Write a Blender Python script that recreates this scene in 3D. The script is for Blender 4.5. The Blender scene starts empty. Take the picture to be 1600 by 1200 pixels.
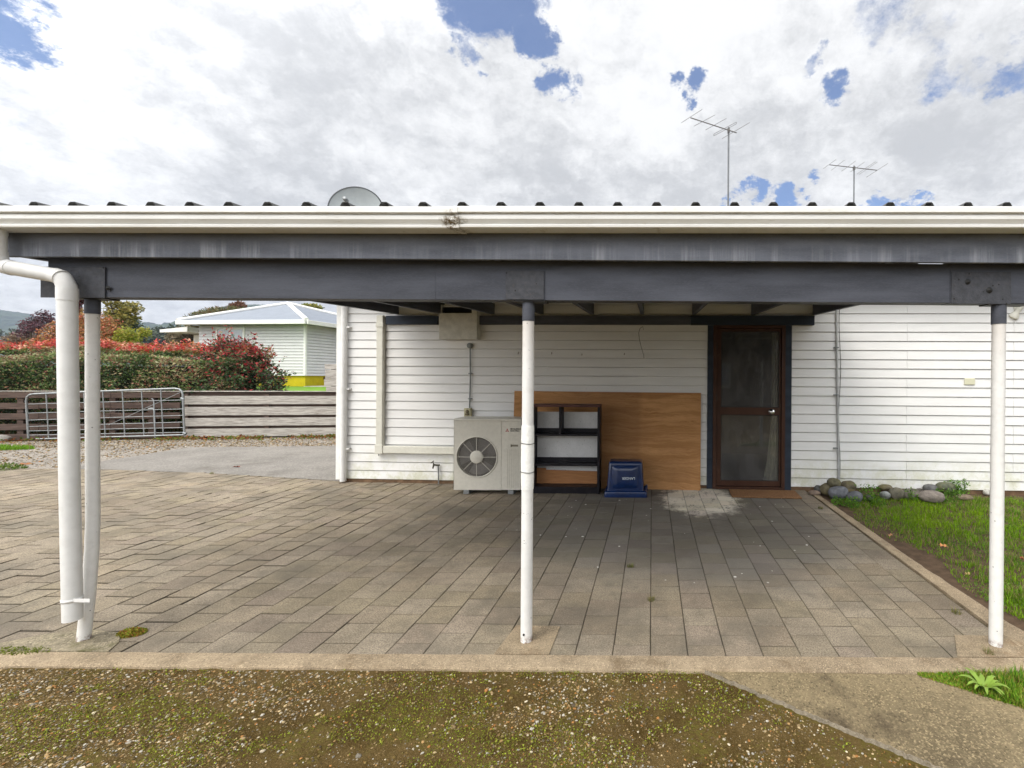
import bpy, bmesh, math, random
import numpy as np
from mathutils import Matrix, Vector, noise as mnoise
random.seed(7); rng = np.random.default_rng(7)
C = bpy.context.scene.collection
SC = bpy.context.scene
R = math.radians

# ------------------------------------------------------------------ camera
F, CX, CY, EYE, ROLL = 710.0, 1019.0, 587.0, 1.478, 0.0065
cd = bpy.data.cameras.new('camera'); cam = bpy.data.objects.new('camera', cd); C.objects.link(cam)
cd.sensor_width = 36; cd.lens = F / 1600 * 36
cd.shift_x = (800 - CX) / 1600; cd.shift_y = -(600 - CY) / 1600
cd.clip_start = 0.05; cd.clip_end = 6000
cam.matrix_world = Matrix.Translation((0, 0, EYE)) @ Matrix.Rotation(R(90), 4, 'X') @ Matrix.Rotation(ROLL, 4, 'Z')
SC.camera = cam
SC.view_settings.view_transform = 'Standard'; SC.view_settings.look = 'None'
SC.view_settings.exposure = 0.55; SC.view_settings.gamma = 1
try:
    SC.cycles.max_bounces = 8; SC.cycles.diffuse_bounces = 4; SC.cycles.transparent_max_bounces = 12
    SC.cycles.volume_bounces = 0; SC.cycles.volume_step_rate = 10
except Exception: pass

def ray(px, py):
    u = (px - CX) / F; v = -(py - CY) / F; c, s = math.cos(ROLL), math.sin(ROLL)
    return Vector((u * c - v * s, 1.0, u * s + v * c))
def at(px, py, D):
    r = ray(px, py); return Vector((r.x * D, D, EYE + r.z * D))
def gp(px, py, z=0.0):
    r = ray(px, py); t = (z - EYE) / r.z; return Vector((r.x * t, t, z))

# ------------------------------------------------------------------ node helpers
class NT:
    def __init__(s, tree): s.t = tree; s.l = tree.links
    def n(s, typ, props=None, **inp):
        nd = s.t.nodes.new(typ)
        for k, v in (props or {}).items(): setattr(nd, k, v)
        for k, v in inp.items():
            key = int(k[1:]) if k[0] == 'i' and k[1:].isdigit() else k.replace('_', ' ')
            s.set(nd.inputs[key], v)
        return nd
    def set(s, sock, v):
        if isinstance(v, bpy.types.NodeSocket): s.l.new(v, sock)
        elif isinstance(v, (tuple, list)) and sock.type == 'RGBA' and len(v) == 3: sock.default_value = (*v, 1)
        else: sock.default_value = v
    def math(s, op, a, b=0.0, clamp=False):
        nd = s.t.nodes.new('ShaderNodeMath'); nd.operation = op; nd.use_clamp = clamp
        s.set(nd.inputs[0], a); s.set(nd.inputs[1], b); return nd.outputs[0]
    def vmath(s, op, a, b=(0, 0, 0), out=0):
        nd = s.t.nodes.new('ShaderNodeVectorMath'); nd.operation = op
        s.set(nd.inputs[0], a)
        if op == 'SCALE': s.set(nd.inputs['Scale'], b)
        else: s.set(nd.inputs[1], b)
        return nd.outputs['Value'] if op in ('DISTANCE', 'LENGTH', 'DOT_PRODUCT') else nd.outputs[0]
    def mix(s, f, a, b, blend='MIX'):
        nd = s.t.nodes.new('ShaderNodeMix'); nd.data_type = 'RGBA'; nd.blend_type = blend
        s.set(nd.inputs[0], f); s.set(nd.inputs[6], a); s.set(nd.inputs[7], b); return nd.outputs[2]
    def ramp(s, f, a, b, lo=0.0, hi=1.0, smooth=True):
        nd = s.t.nodes.new('ShaderNodeMapRange'); nd.interpolation_type = 'SMOOTHSTEP' if smooth else 'LINEAR'
        s.set(nd.inputs[0], f); nd.inputs[1].default_value = a; nd.inputs[2].default_value = b
        nd.inputs[3].default_value = lo; nd.inputs[4].default_value = hi; return nd.outputs[0]
    def noise(s, vec, scale, detail=4, rough=0.55, col=False):
        nd = s.n('ShaderNodeTexNoise', Scale=scale, Detail=detail, Roughness=rough)
        if vec is not None: s.l.new(vec, nd.inputs['Vector'])
        return nd.outputs['Color' if col else 'Fac']
    def geo(s): return s.n('ShaderNodeNewGeometry').outputs['Position']
    def obj(s): return s.n('ShaderNodeTexCoord').outputs['Object']
    def scaled(s, v, sc):
        return s.vmath('MULTIPLY', v, sc)

def newmat(name, spec=0.12):
    m = bpy.data.materials.new(name); m.use_nodes = True
    nt = NT(m.node_tree); b = m.node_tree.nodes['Principled BSDF']; b.inputs['Specular IOR Level'].default_value = spec; return m, nt, b
def bump(nt, b, h, strength, dist=0.01):
    bn = nt.n('ShaderNodeBump', Strength=strength, Distance=dist, Height=h); nt.l.new(bn.outputs[0], b.inputs['Normal'])
def mat(name, col, rough=0.6, var=0.12, scale=3.0, metal=0.0, bmp=0.0, bscale=60, stretch=(1, 1, 1), dirt=None, dirt_amt=0.0, dscale=6, spec=0.2, speck=0.0):
    m, nt, b = newmat(name); g = nt.scaled(nt.geo(), stretch)
    f = nt.noise(g, scale, 5); f2 = nt.noise(g, scale * 9, 3)
    lo = tuple(c * (1 - var) for c in col); hi = tuple(min(1, c * (1 + var)) for c in col)
    c = nt.mix(nt.ramp(f, 0.3, 0.7), lo, hi)
    c = nt.mix(nt.ramp(f2, 0.35, 0.7, 0, 0.35), c, tuple(x * 0.82 for x in col))
    if dirt: c = nt.mix(nt.ramp(nt.noise(g, dscale, 8, 0.7), 0.52, 0.72, 0, dirt_amt), c, dirt)
    if speck:
        v = nt.n('ShaderNodeTexVoronoi', Vector=nt.geo(), Scale=22.0)
        c = nt.mix(nt.ramp(v.outputs['Distance'], 0.05, 0.09, speck, 0.0), c, (0.07, 0.06, 0.05))
    nt.set(b.inputs['Base Color'], c)
    b.inputs['Roughness'].default_value = rough; b.inputs['Metallic'].default_value = metal
    b.inputs['Specular IOR Level'].default_value = spec
    if bmp: bump(nt, b, nt.noise(g, bscale, 4), bmp)
    return m
def attr_mat(name, rough=0.6, bmp=0.0, bscale=80, trans=0.0, mul=1.0, spec=0.12):
    m, nt, b = newmat(name)
    a = nt.n('ShaderNodeAttribute', {'attribute_name': 'Col'})
    f = nt.noise(nt.geo(), 40, 3)
    c = nt.mix(nt.ramp(f, 0.3, 0.75, 0, 0.4), a.outputs['Color'], nt.mix(1.0, a.outputs['Color'], (0.55, 0.55, 0.5), 'MULTIPLY'))
    nt.set(b.inputs['Base Color'], c); b.inputs['Roughness'].default_value = rough
    b.inputs['Specular IOR Level'].default_value = spec
    if trans:
        tr = nt.n('ShaderNodeBsdfTranslucent'); nt.set(tr.inputs[0], c)
        mx = nt.n('ShaderNodeMixShader', Fac=trans); nt.l.new(b.outputs[0], mx.inputs[1]); nt.l.new(tr.outputs[0], mx.inputs[2])
        nt.l.new(mx.outputs[0], m.node_tree.nodes['Material Output'].inputs[0])
    if bmp: bump(nt, b, nt.noise(nt.geo(), bscale, 4), bmp)
    return m

# ------------------------------------------------------------------ sky and sun
SUN_EL, SUN_AZ = R(51), R(219)     # azimuth clockwise from +Y: behind and left of the camera
w = bpy.data.worlds.new('World'); SC.world = w; w.use_nodes = True
wt = NT(w.node_tree); bg = w.node_tree.nodes['Background']
sky = wt.n('ShaderNodeTexSky', {'sky_type': 'NISHITA', 'sun_disc': False})
sky.sun_elevation = SUN_EL; sky.sun_rotation = SUN_AZ; sky.air_density = 1.2; sky.dust_density = 0.4; sky.ozone_density = 1.6
d = wt.n('ShaderNodeTexCoord').outputs['Generated']
d = wt.vmath('NORMALIZE', d)
# clouds lie on a flat deck: stretch the direction by its height so that they flatten towards the horizon
sep = wt.n('ShaderNodeSeparateXYZ', Vector=d)
zz = wt.math('ADD', wt.math('MAXIMUM', sep.outputs[2], 0.0), 0.42)
deck = wt.n('ShaderNodeCombineXYZ', X=wt.math('DIVIDE', sep.outputs[0], zz), Y=wt.math('DIVIDE', sep.outputs[1], zz), Z=0.0).outputs[0]
warp = wt.vmath('ADD', wt.vmath('SCALE', wt.vmath('SUBTRACT', wt.noise(deck, 3.2, 10, 0.66, col=True), (0.5, 0.5, 0.5)), 0.30), wt.vmath('SCALE', wt.vmath('SUBTRACT', wt.noise(deck, 13, 10, 0.72, col=True), (0.5, 0.5, 0.5)), 0.07))
dw = wt.vmath('ADD', d, warp)
gaps = None
for px, py, rad, amt in [(775, 12, 0.055, 1), (835, 55, 0.035, 1), (745, 95, 0.022, .7), (888, 142, 0.034, 1), (1100, 136, 0.028, 1), (1060, 142, 0.020, .9),
                         (32, 30, 0.035, .9), (60, 75, 0.030, 1), (60, 232, 0.05, .3), (1110, 322, 0.024, 1), (1160, 318, 0.030, 1), (1215, 320, 0.030, 1), (1275, 318, 0.024, 1),
                         (1390, 42, 0.045, .55), (1450, 55, 0.05, .5), (1520, 75, 0.04, .5), (1450, 105, 0.035, .6), (1590, 70, 0.04, .7), (1303, 165, 0.030, .8), (1268, 100, 0.02, .6),
                         (1385, 322, 0.022, .9), (555, 130, 0.025, .3), (1430, 215, .03, .3), (2100, 150, .2, .8)]:
    r = ray(px, py).normalized()
    dist = wt.vmath('DISTANCE', dw, tuple(r))
    g = wt.ramp(dist, rad * 1.9, rad * 0.5, 0, amt)
    gaps = g if gaps is None else wt.math('MAXIMUM', gaps, g)
gaps = wt.ramp(wt.math('ADD', gaps, wt.math('MULTIPLY', wt.math('SUBTRACT', wt.noise(wt.vmath('ADD', deck, (1.7, 4.4, 0)), 17, 12, 0.74), 0.5), 1.1)), 0.30, 0.85)
back = wt.ramp(sep.outputs[1], -0.2, -0.5, 0, 0.55)                  # broken cloud behind the camera
gapn = wt.math('MULTIPLY', back, wt.ramp(wt.noise(deck, 1.4, 7, 0.6), 0.5, 0.62))
gaps = wt.math('MAXIMUM', gaps, gapn)
n1 = wt.noise(wt.vmath('ADD', deck, warp), 1.9, 12, 0.60)
n2 = wt.noise(wt.vmath('ADD', deck, (7.3, 2.1, 0)), 6.0, 12, 0.70)
n3 = wt.noise(wt.vmath('ADD', deck, wt.vmath('SCALE', warp, 0.5)), 21, 10, 0.70)
nn = wt.math('ADD', wt.math('ADD', wt.math('MULTIPLY', n1, 0.58), wt.math('MULTIPLY', n2, 0.27)), wt.math('MULTIPLY', n3, 0.15))
el = wt.math('ADD', wt.ramp(sep.outputs[2], 0.12, 0.60, -0.05, 0.075, False), wt.ramp(sep.outputs[2], 0.22, 0.05, 0, 0.10))
shade = wt.ramp(wt.math('ADD', nn, el), 0.435, 0.60, 0, 1)
cloud = wt.mix(shade, (0.425, 0.43, 0.44), (0.705, 0.705, 0.705))
sunv = Vector((math.sin(SUN_AZ) * math.cos(SUN_EL), math.cos(SUN_AZ) * math.cos(SUN_EL), math.sin(SUN_EL)))
glow = wt.ramp(wt.vmath('DOT_PRODUCT', d, tuple(sunv)), 0.1, 0.95, 1.0, 3.5)   # cloud is brighter round the veiled sun
cloud = wt.vmath('SCALE', cloud, glow)
blue = wt.vmath('MULTIPLY', sky.outputs[0], (0.062, 0.075, 0.10))
col = wt.mix(wt.math('MULTIPLY', gaps, 0.93), cloud, blue)
wt.set(bg.inputs[0], col); bg.inputs[1].default_value = 1.0
sl = bpy.data.lights.new('sun', 'SUN'); sl.energy = 1.2; sl.angle = R(24); sl.color = (1, 0.93, 0.82)
so = bpy.data.objects.new('sun', sl); C.objects.link(so)
so.rotation_euler = (-sunv).to_track_quat('-Z', 'Y').to_euler()

# ------------------------------------------------------------------ mesh helpers
ORG = {}
class MB:
    def __init__(s, T=None): s.v = []; s.f = []; s.T = T or Matrix.Identity(4); s.sm = []
    def add(s, vs, fs, smooth=False):
        o = len(s.v); s.v += [s.T @ Vector(p) for p in vs]; s.f += [tuple(i + o for i in f) for f in fs]; s.sm += [smooth] * len(fs)
    def bm(s, bm, smooth=False):
        bm.verts.ensure_lookup_table(); bm.verts.index_update()
        s.add([v.co.copy() for v in bm.verts], [[v.index for v in f.verts] for f in bm.faces], smooth); bm.free()
    def box(s, x0, x1, y0, y1, z0, z1, bev=0.0, M=None, seg=1):
        b = bmesh.new(); bmesh.ops.create_cube(b, size=1)
        for v in b.verts: v.co = Vector(((x0 + x1) / 2 + v.co.x * (x1 - x0), (y0 + y1) / 2 + v.co.y * (y1 - y0), (z0 + z1) / 2 + v.co.z * (z1 - z0)))
        if bev: bmesh.ops.bevel(b, geom=list(b.edges), offset=bev, segments=seg, affect='EDGES', profile=0.5)
        if M is not None: b.transform(M)
        s.bm(b); return s
    def tube(s, pts, r, n=12, caps=True, smooth=True):
        pts = [Vector(p) for p in pts]; rs = r if isinstance(r, (list, tuple)) else [r] * len(pts)
        vs = []; fs = []; prev = None
        for i, p in enumerate(pts):
            t = (pts[min(i + 1, len(pts) - 1)] - pts[max(i - 1, 0)]).normalized()
            if prev is None:
                a = Vector((0, 0, 1)) if abs(t.z) < 0.9 else Vector((1, 0, 0)); u = t.cross(a).normalized()
            else: u = (prev - t * prev.dot(t)).normalized()
            prev = u; v = t.cross(u)
            for k in range(n):
                a = 2 * math.pi * k / n; vs.append(p + (u * math.cos(a) + v * math.sin(a)) * rs[i])
        for i in range(len(pts) - 1):
            for k in range(n): fs.append((i * n + k, i * n + (k + 1) % n, (i + 1) * n + (k + 1) % n, (i + 1) * n + k))
        s.add(vs, fs, smooth)
        if caps:
            L = (len(pts) - 1) * n; s.add(vs[:n], [tuple(range(n))[::-1]]); s.add(vs[L:L + n], [tuple(range(n))])
        return s
    def prism(s, poly, a, b, axis='x', caps=True):
        n = len(poly); mk = {'x': lambda t, p: (t, p[0], p[1]), 'y': lambda t, p: (p[0], t, p[1]), 'z': lambda t, p: (p[0], p[1], t)}[axis]
        vs = [mk(a, p) for p in poly] + [mk(b, p) for p in poly]
        fs = [(i, (i + 1) % n, n + (i + 1) % n, n + i) for i in range(n)]
        if caps: fs += [tuple(range(n))[::-1], tuple(range(n, 2 * n))]
        s.add(vs, fs); return s
    def lathe(s, prof, M, n=32, smooth=True):
        vs = []; fs = []
        for r, z in prof:
            for k in range(n): a = 2 * math.pi * k / n; vs.append(M @ Vector((r * math.cos(a), r * math.sin(a), z)))
        for i in range(len(prof) - 1):
            for k in range(n): fs.append((i * n + k, i * n + (k + 1) % n, (i + 1) * n + (k + 1) % n, (i + 1) * n + k))
        s.add(vs, fs, smooth); return s
    def build(s, name, m, parent=None, base=None):
        o0 = ORG.get(parent.name, Vector()) if parent else (Vector(base) if base is not None else Vector())
        me = bpy.data.meshes.new(name); me.from_pydata([tuple(v - o0) for v in s.v], [], s.f)
        me.polygons.foreach_set('use_smooth', s.sm); me.materials.append(m)
        b = bmesh.new(); b.from_mesh(me); bmesh.ops.recalc_face_normals(b, faces=b.faces); b.to_mesh(me); b.free()
        o = bpy.data.objects.new(name, me); C.objects.link(o)
        if parent: o.parent = parent
        else: o.location = o0
        ORG[o.name] = o0; return o
def npmesh(name, V, Fq, cols, m, parent=None, smooth=False, base=None):
    """V (n,3), Fq list of (k,c) int arrays of polygons, cols (n,3)"""
    o0 = ORG.get(parent.name, Vector()) if parent else (Vector(base) if base is not None else Vector())
    me = bpy.data.meshes.new(name); V = np.asarray(V, dtype=np.float32) - np.array(o0, dtype=np.float32)
    me.vertices.add(len(V)); me.vertices.foreach_set('co', V.ravel())
    li = np.concatenate([f.ravel() for f in Fq]).astype(np.int32); lt = np.concatenate([np.full(len(f), f.shape[1]) for f in Fq]).astype(np.int32)
    me.loops.add(len(li)); me.loops.foreach_set('vertex_index', li)
    me.polygons.add(len(lt)); me.polygons.foreach_set('loop_start', np.concatenate([[0], np.cumsum(lt)[:-1]]).astype(np.int32))
    me.polygons.foreach_set('loop_total', lt)
    me.update(calc_edges=True)
    me.polygons.foreach_set('use_smooth', np.full(len(lt), smooth))
    if cols is not None:
        a = me.color_attributes.new('Col', 'FLOAT_COLOR', 'POINT'); cc = np.ones((len(V), 4), dtype=np.float32); cc[:, :3] = np.clip(cols, 0, 1)
        a.data.foreach_set('color', cc.ravel())
    me.materials.append(m)
    o = bpy.data.objects.new(name, me); C.objects.link(o)
    if parent: o.parent = parent
    else: o.location = o0
    ORG[o.name] = o0; return o
def tag(o, label=None, cat=None, group=None, kind=None):
    if label: o['label'] = label
    if cat: o['category'] = cat
    if group: o['group'] = group
    if kind: o['kind'] = kind
    return o
def thing(name, loc, label, cat, group=None):
    o = bpy.data.objects.new(name, None); C.objects.link(o); o.location = loc; o.empty_display_size = 0.1
    ORG[o.name] = Vector(loc); return tag(o, label, cat, group)
def struct(o, label, cat='ground'): return tag(o, label, cat, kind='structure')

def leaves(P, size, cols, up=0.3, asp=0.5, nrm=None):
    """diamond leaves at P: arrays"""
    n = len(P); size = np.broadcast_to(size, n)
    a = rng.normal(size=(n, 3)); a[:, 2] = a[:, 2] * 0.7 + up; a /= np.linalg.norm(a, axis=1)[:, None]
    b = rng.normal(size=(n, 3)); b -= (b * a).sum(1)[:, None] * a; b /= np.linalg.norm(b, axis=1)[:, None]
    c = np.cross(a, b)
    s = size[:, None]
    v0 = P; v1 = P + a * s * 0.5 + b * s * asp * 0.5 + c * s * 0.08; v2 = P + a * s; v3 = P + a * s * 0.5 - b * s * asp * 0.5 + c * s * 0.08
    V = np.stack([v0, v1, v2, v3], 1).reshape(-1, 3); Fq = np.arange(n * 4).reshape(n, 4)
    return V, Fq, np.repeat(cols, 4, axis=0)
def blades(P, h, wd, cols, lean=0.4):
    n = len(P); a = rng.uniform(0, 2 * np.pi, n); dx = np.stack([np.cos(a), np.sin(a), 0 * a], 1); px_ = np.stack([-np.sin(a), np.cos(a), 0 * a], 1)
    L = (rng.uniform(0.1, 1, n) * lean * h)[:, None]; h_ = h[:, None]; w_ = np.broadcast_to(wd, n)[:, None]; up = np.array([0, 0, 1.0])
    v0 = P - px_ * w_; v1 = P + px_ * w_; m_ = P + up * h_ * 0.55 + dx * L * 0.35
    v2 = m_ + px_ * w_ * 0.8; v3 = m_ - px_ * w_ * 0.8; v4 = P + up * h_ * (1 - 0.15 * rng.random((n, 1))) + dx * L
    V = np.stack([v0, v1, v2, v3, v4], 1).reshape(-1, 3); b = np.arange(n)[:, None] * 5
    cc = np.repeat(cols, 5, axis=0)
    return V, [b + np.array([[0, 1, 2, 3]]), b + np.array([[3, 2, 4]])], cc
def ico():
    b = bmesh.new(); bmesh.ops.create_icosphere(b, subdivisions=1, radius=1); b.verts.ensure_lookup_table()
    v = np.array([x.co[:] for x in b.verts]); f = np.array([[x.index for x in q.verts] for q in b.faces]); b.free(); return v, f
IV, IF = ico()
def pebbles(P, size, cols, flat=0.6):
    n = len(P); base = IV[None] * (1 + rng.uniform(-0.22, 0.22, (n, len(IV), 1)))
    sc = size[:, None] * np.stack([rng.uniform(0.7, 1.3, n), rng.uniform(0.6, 1.0, n), flat * rng.uniform(0.6, 1.1, n)], 1)
    v = base * sc[:, None, :]; a = rng.uniform(0, 2 * np.pi, n); c, s = np.cos(a)[:, None], np.sin(a)[:, None]
    x = v[..., 0] * c - v[..., 1] * s; y = v[..., 0] * s + v[..., 1] * c; v = np.stack([x, y, v[..., 2]], -1) + P[:, None, :]
    Fq = IF[None] + (np.arange(n) * len(IV))[:, None, None]
    return v.reshape(-1, 3), Fq.reshape(-1, 3), np.repeat(cols, len(IV), axis=0)
def fbm(x, y, sc, seed=0.0):
    return np.array([mnoise.fractal(Vector((a * sc + seed, b * sc - seed, seed * 0.37)), 0.6, 2.0, 4) for a, b in zip(x, y)])
def jitter(base, n, amt=0.25):
    base = np.array(base); return base * (1 + rng.uniform(-amt, amt, (n, 1))) * (1 + rng.uniform(-amt * 0.3, amt * 0.3, (n, 3)))
def pick(pal, n, amt=0.2):
    pal = np.array(pal); return pal[rng.integers(0, len(pal), n)] * (1 + rng.uniform(-amt, amt, (n, 1)))

# ------------------------------------------------------------------ wall frame (the house front runs 2.85 deg off the image plane)
YAW = R(2.85); WA = Vector((-4.29, 6.24, 0))
WM = Matrix.Translation(WA) @ Matrix.Rotation(-YAW, 4, 'Z')      # local: x along the wall, y into the house, z up
WMi = WM.inverted()
def wp(px, py, out=0.0):
    """pixel -> (s, z) on the plane standing 'out' metres in front of the wall"""
    o = WMi @ Vector((0, 0, EYE)); dr = WMi.to_3x3() @ ray(px, py); t = (-out - o.y) / dr.y; p = o + dr * t; return p.x, p.z
def wpt(s, out, z): return WM @ Vector((s, -out, z))

# ------------------------------------------------------------------ materials
M_board = None
def wallmat():
    m, nt, b = newmat('weatherboard_paint'); g = nt.geo()
    st = nt.scaled(g, (1, 1, 9)); c = nt.mix(nt.ramp(nt.noise(st, 1.6, 6), 0.3, 0.7), (0.735, 0.735, 0.725), (0.79, 0.79, 0.78))
    c = nt.mix(nt.ramp(nt.noise(nt.scaled(g, (3, 3, 0.8)), 5, 8, 0.7), 0.55, 0.85, 0, 0.25), c, (0.52, 0.51, 0.46))
    z = nt.n('ShaderNodeSeparateXYZ', Vector=g)
    low = nt.math('MULTIPLY', nt.ramp(z.outputs[2], 0.6, 0.02), nt.ramp(nt.noise(g, 4.5, 9, 0.75), 0.40, 0.66))
    c = nt.mix(nt.math('MULTIPLY', low, 0.75), c, (0.50, 0.50, 0.33))
    v = nt.n('ShaderNodeTexVoronoi', Vector=nt.scaled(g, (1, 1, 1.3)), Scale=9.0)
    c = nt.mix(nt.ramp(v.outputs['Distance'], 0.03, 0.055, 0.5, 0), c, (0.25, 0.23, 0.2))
    nt.set(b.inputs['Base Color'], c); b.inputs['Roughness'].default_value = 0.5
    bump(nt, b, nt.noise(nt.scaled(g, (1, 1, 14)), 14, 4), 0.12, 0.01); return m
M_board = wallmat()
M_white = mat('white_gloss_paint', (0.80, 0.80, 0.77), 0.42, 0.05, 4, bmp=0.08, dirt=(0.42, 0.38, 0.30), dirt_amt=0.25, dscale=14)
M_pvc = mat('white_pvc', (0.75, 0.75, 0.735), 0.35, 0.02, 2, dirt=(0.6, 0.57, 0.48), dirt_amt=0.12, dscale=9)
M_post = mat('post_paint', (0.74, 0.735, 0.715), 0.4, 0.03, 3, dirt=(0.45, 0.43, 0.38), dirt_amt=0.22, dscale=22, speck=0.75)
_nt = NT(M_post.node_tree); _b = M_post.node_tree.nodes['Principled BSDF']; _g = _nt.geo(); _z = _nt.n('ShaderNodeSeparateXYZ', Vector=_g).outputs[2]
_c = _b.inputs['Base Color'].links[0].from_socket; _c = _nt.mix(_nt.math('MULTIPLY', _nt.ramp(_z, 0.05, 0.0), _nt.ramp(_nt.noise(_g, 40, 5, .7), .42, .56)), _c, (0.16, 0.07, 0.035))
_c = _nt.mix(_nt.ramp(_nt.noise(_nt.vmath('ADD', _g, (4, 1, 2)), 26, 7, .75), .66, .69, 0, .85), _c, (0.10, 0.11, 0.12)); _c = _nt.mix(_nt.math('MULTIPLY', _nt.ramp(_z, 1.5, 1.85), .35), _c, (0.50, 0.42, 0.34)); _nt.set(_b.inputs['Base Color'], _c)
M_cream = mat('cream_pvc', (0.66, 0.65, 0.575), 0.45, 0.05, 3)
M_galv = mat('galvanised_steel', (0.30, 0.315, 0.32), 0.45, 0.15, 20, metal=0.7)
M_black = mat('dark_metal', (0.03, 0.03, 0.03), 0.5, 0.2, 20)
M_slab_under = mat('cement_board', (0.62, 0.61, 0.55), 0.8, 0.12, 12, bmp=0.1)
def steel_blue(name, streak, base=(0.075, 0.082, 0.097)):
    m, nt, b = newmat(name); g = nt.geo()
    c = nt.mix(nt.ramp(nt.noise(nt.scaled(g, (1, 1, 5)), 2.5, 6), 0.3, 0.7), tuple(x * 0.8 for x in base), tuple(x * 1.25 for x in base))
    c = nt.mix(nt.ramp(nt.noise(nt.scaled(g, (1, 1, 6)), 60, 3), 0.45, 0.7, 0, 0.3), c, tuple(x * 1.6 for x in base))
    if streak:
        z = nt.n('ShaderNodeSeparateXYZ', Vector=g)
        s = nt.noise(nt.scaled(g, (6, 0, 0.25)), 1.6, 8, 0.75); s2 = nt.noise(nt.scaled(g, (1, 0, 0.3)), 0.9, 3)
        low = nt.ramp(z.outputs[2], 2.20, 2.11)
        f = nt.math('MULTIPLY', nt.math('MULTIPLY', nt.ramp(s, 0.46, 0.72), nt.ramp(s2, 0.36, 0.6, 0.25, 1)), low)
        c = nt.mix(nt.math('MULTIPLY', f, 0.85), c, (0.40, 0.42, 0.45))
    nt.set(b.inputs['Base Color'], c); b.inputs['Roughness'].default_value = 0.5
    bump(nt, b, nt.noise(nt.scaled(g, (1, 1, 25)), 9, 4), 0.1, 0.01); return m
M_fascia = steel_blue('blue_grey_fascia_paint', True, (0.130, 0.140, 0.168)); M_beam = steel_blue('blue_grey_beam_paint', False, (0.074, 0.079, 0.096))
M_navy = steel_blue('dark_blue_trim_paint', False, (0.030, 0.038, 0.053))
M_roof = mat('dark_roof_steel', (0.085, 0.085, 0.085), 0.6, 0.2, 5, dirt=(0.2, 0.2, 0.17), dirt_amt=0.4)
def conc(name, col, var=0.25, scale=3, agg=120, aggc=0.5, bmpv=0.5, dark=(0.09, 0.08, 0.06), dk=0.5):
    m, nt, b = newmat(name); g = nt.geo()
    c = nt.mix(nt.ramp(nt.noise(g, scale, 7, 0.65), 0.3, 0.7), tuple(x * (1 - var) for x in col), tuple(x * (1 + var) for x in col))
    v = nt.n('ShaderNodeTexVoronoi', Vector=g, Scale=float(agg))
    sp = nt.n('ShaderNodeSeparateColor', Color=v.outputs['Color'])
    c = nt.mix(nt.ramp(sp.outputs[0], 0.2, 1, 0, aggc), c, nt.mix(sp.outputs[1], tuple(x * 0.45 for x in col), tuple(min(1, x * 1.9) for x in col)))
    c = nt.mix(nt.ramp(nt.noise(g, scale * 0.8, 8, 0.7), 0.5, 0.72, 0, dk), c, dark)
    nt.set(b.inputs['Base Color'], c); b.inputs['Roughness'].default_value = 0.9
    bump(nt, b, nt.math('ADD', nt.math('MULTIPLY', v.outputs['Distance'], 0.6), nt.noise(g, agg * 1.5, 3)), bmpv, 0.006); return m
M_kerb = conc('kerb_concrete', (0.35, 0.275, 0.185), 0.28, 5, 220, 0.85, 0.9, (0.16, 0.11, 0.06), 0.75)
M_path = conc('exposed_aggregate', (0.225, 0.178, 0.105), 0.4, 2.0, 150, 1.0, 1.0, (0.05, 0.038, 0.026), 0.85)
M_drive = conc('driveway_concrete', (0.215, 0.20, 0.18), 0.18, 1.2, 60, 0.5, 0.9, (0.10, 0.09, 0.075), 0.6)

# ------------------------------------------------------------------ ground
def terrain_z(x, y):
    # the neighbours' land beyond the fence lies higher
    fy = 9.8 + (x + 14.07) * (0.95 / 6.62) if x < -5 else 11.1
    t = min(1, max(0, (y - fy - 0.15) / 1.4)); t = t * t * (3 - 2 * t)
    return -0.018 + 0.915 * t
def grid(xs, ys, zf, name, m, lab, cat='ground'):
    xs = np.array(xs); ys = np.array(ys); nx, ny = len(xs), len(ys)
    V = np.array([[x, y, zf(x, y)] for y in ys for x in xs]); i = np.arange(nx * ny).reshape(ny, nx)
    Fq = np.stack([i[:-1, :-1], i[:-1, 1:], i[1:, 1:], i[1:, :-1]], -1).reshape(-1, 4)
    return struct(npmesh(name, V, [Fq], None, m, smooth=True), lab, cat)
def soilmat():
    m, nt, b = newmat('earth_and_moss'); g = nt.geo()
    c = nt.mix(nt.ramp(nt.noise(g, 2.2, 8, 0.7), 0.35, 0.65), (0.058, 0.036, 0.008), (0.120, 0.080, 0.028))
    c = nt.mix(nt.ramp(nt.noise(g, 190, 3, 0.6), 0.5, 0.7, 0, 0.5), c, (0.25, 0.175, 0.08))
    gm = nt.math('MULTIPLY', nt.ramp(nt.noise(nt.vmath('ADD', g, (3.1, 8.2, 0)), 3.1, 9, 0.72), 0.47, 0.60), nt.ramp(nt.noise(g, 70, 5), 0.36, 0.58))
    c = nt.mix(nt.math('MULTIPLY', gm, 0.85), c, (0.115, 0.095, 0.020))
    nt.set(b.inputs['Base Color'], c); b.inputs['Roughness'].default_value = 0.95
    bump(nt, b, nt.noise(g, 120, 5, 0.7), 0.9, 0.012); return m
M_soil = soilmat()
def cl(a, b, n): return list(np.linspace(a, b, n))
grid([-3000, -800, -200, -60, -30] + cl(-20, 6, 53) + [10, 20, 60, 300, 1500, 3000], [-60, -10, -3] + cl(0, 14, 57) + [18, 25, 40, 80, 200, 500, 1000, 3200],
     terrain_z, 'ground', M_soil, 'brown earth and moss ground the gravel lies on')

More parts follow.
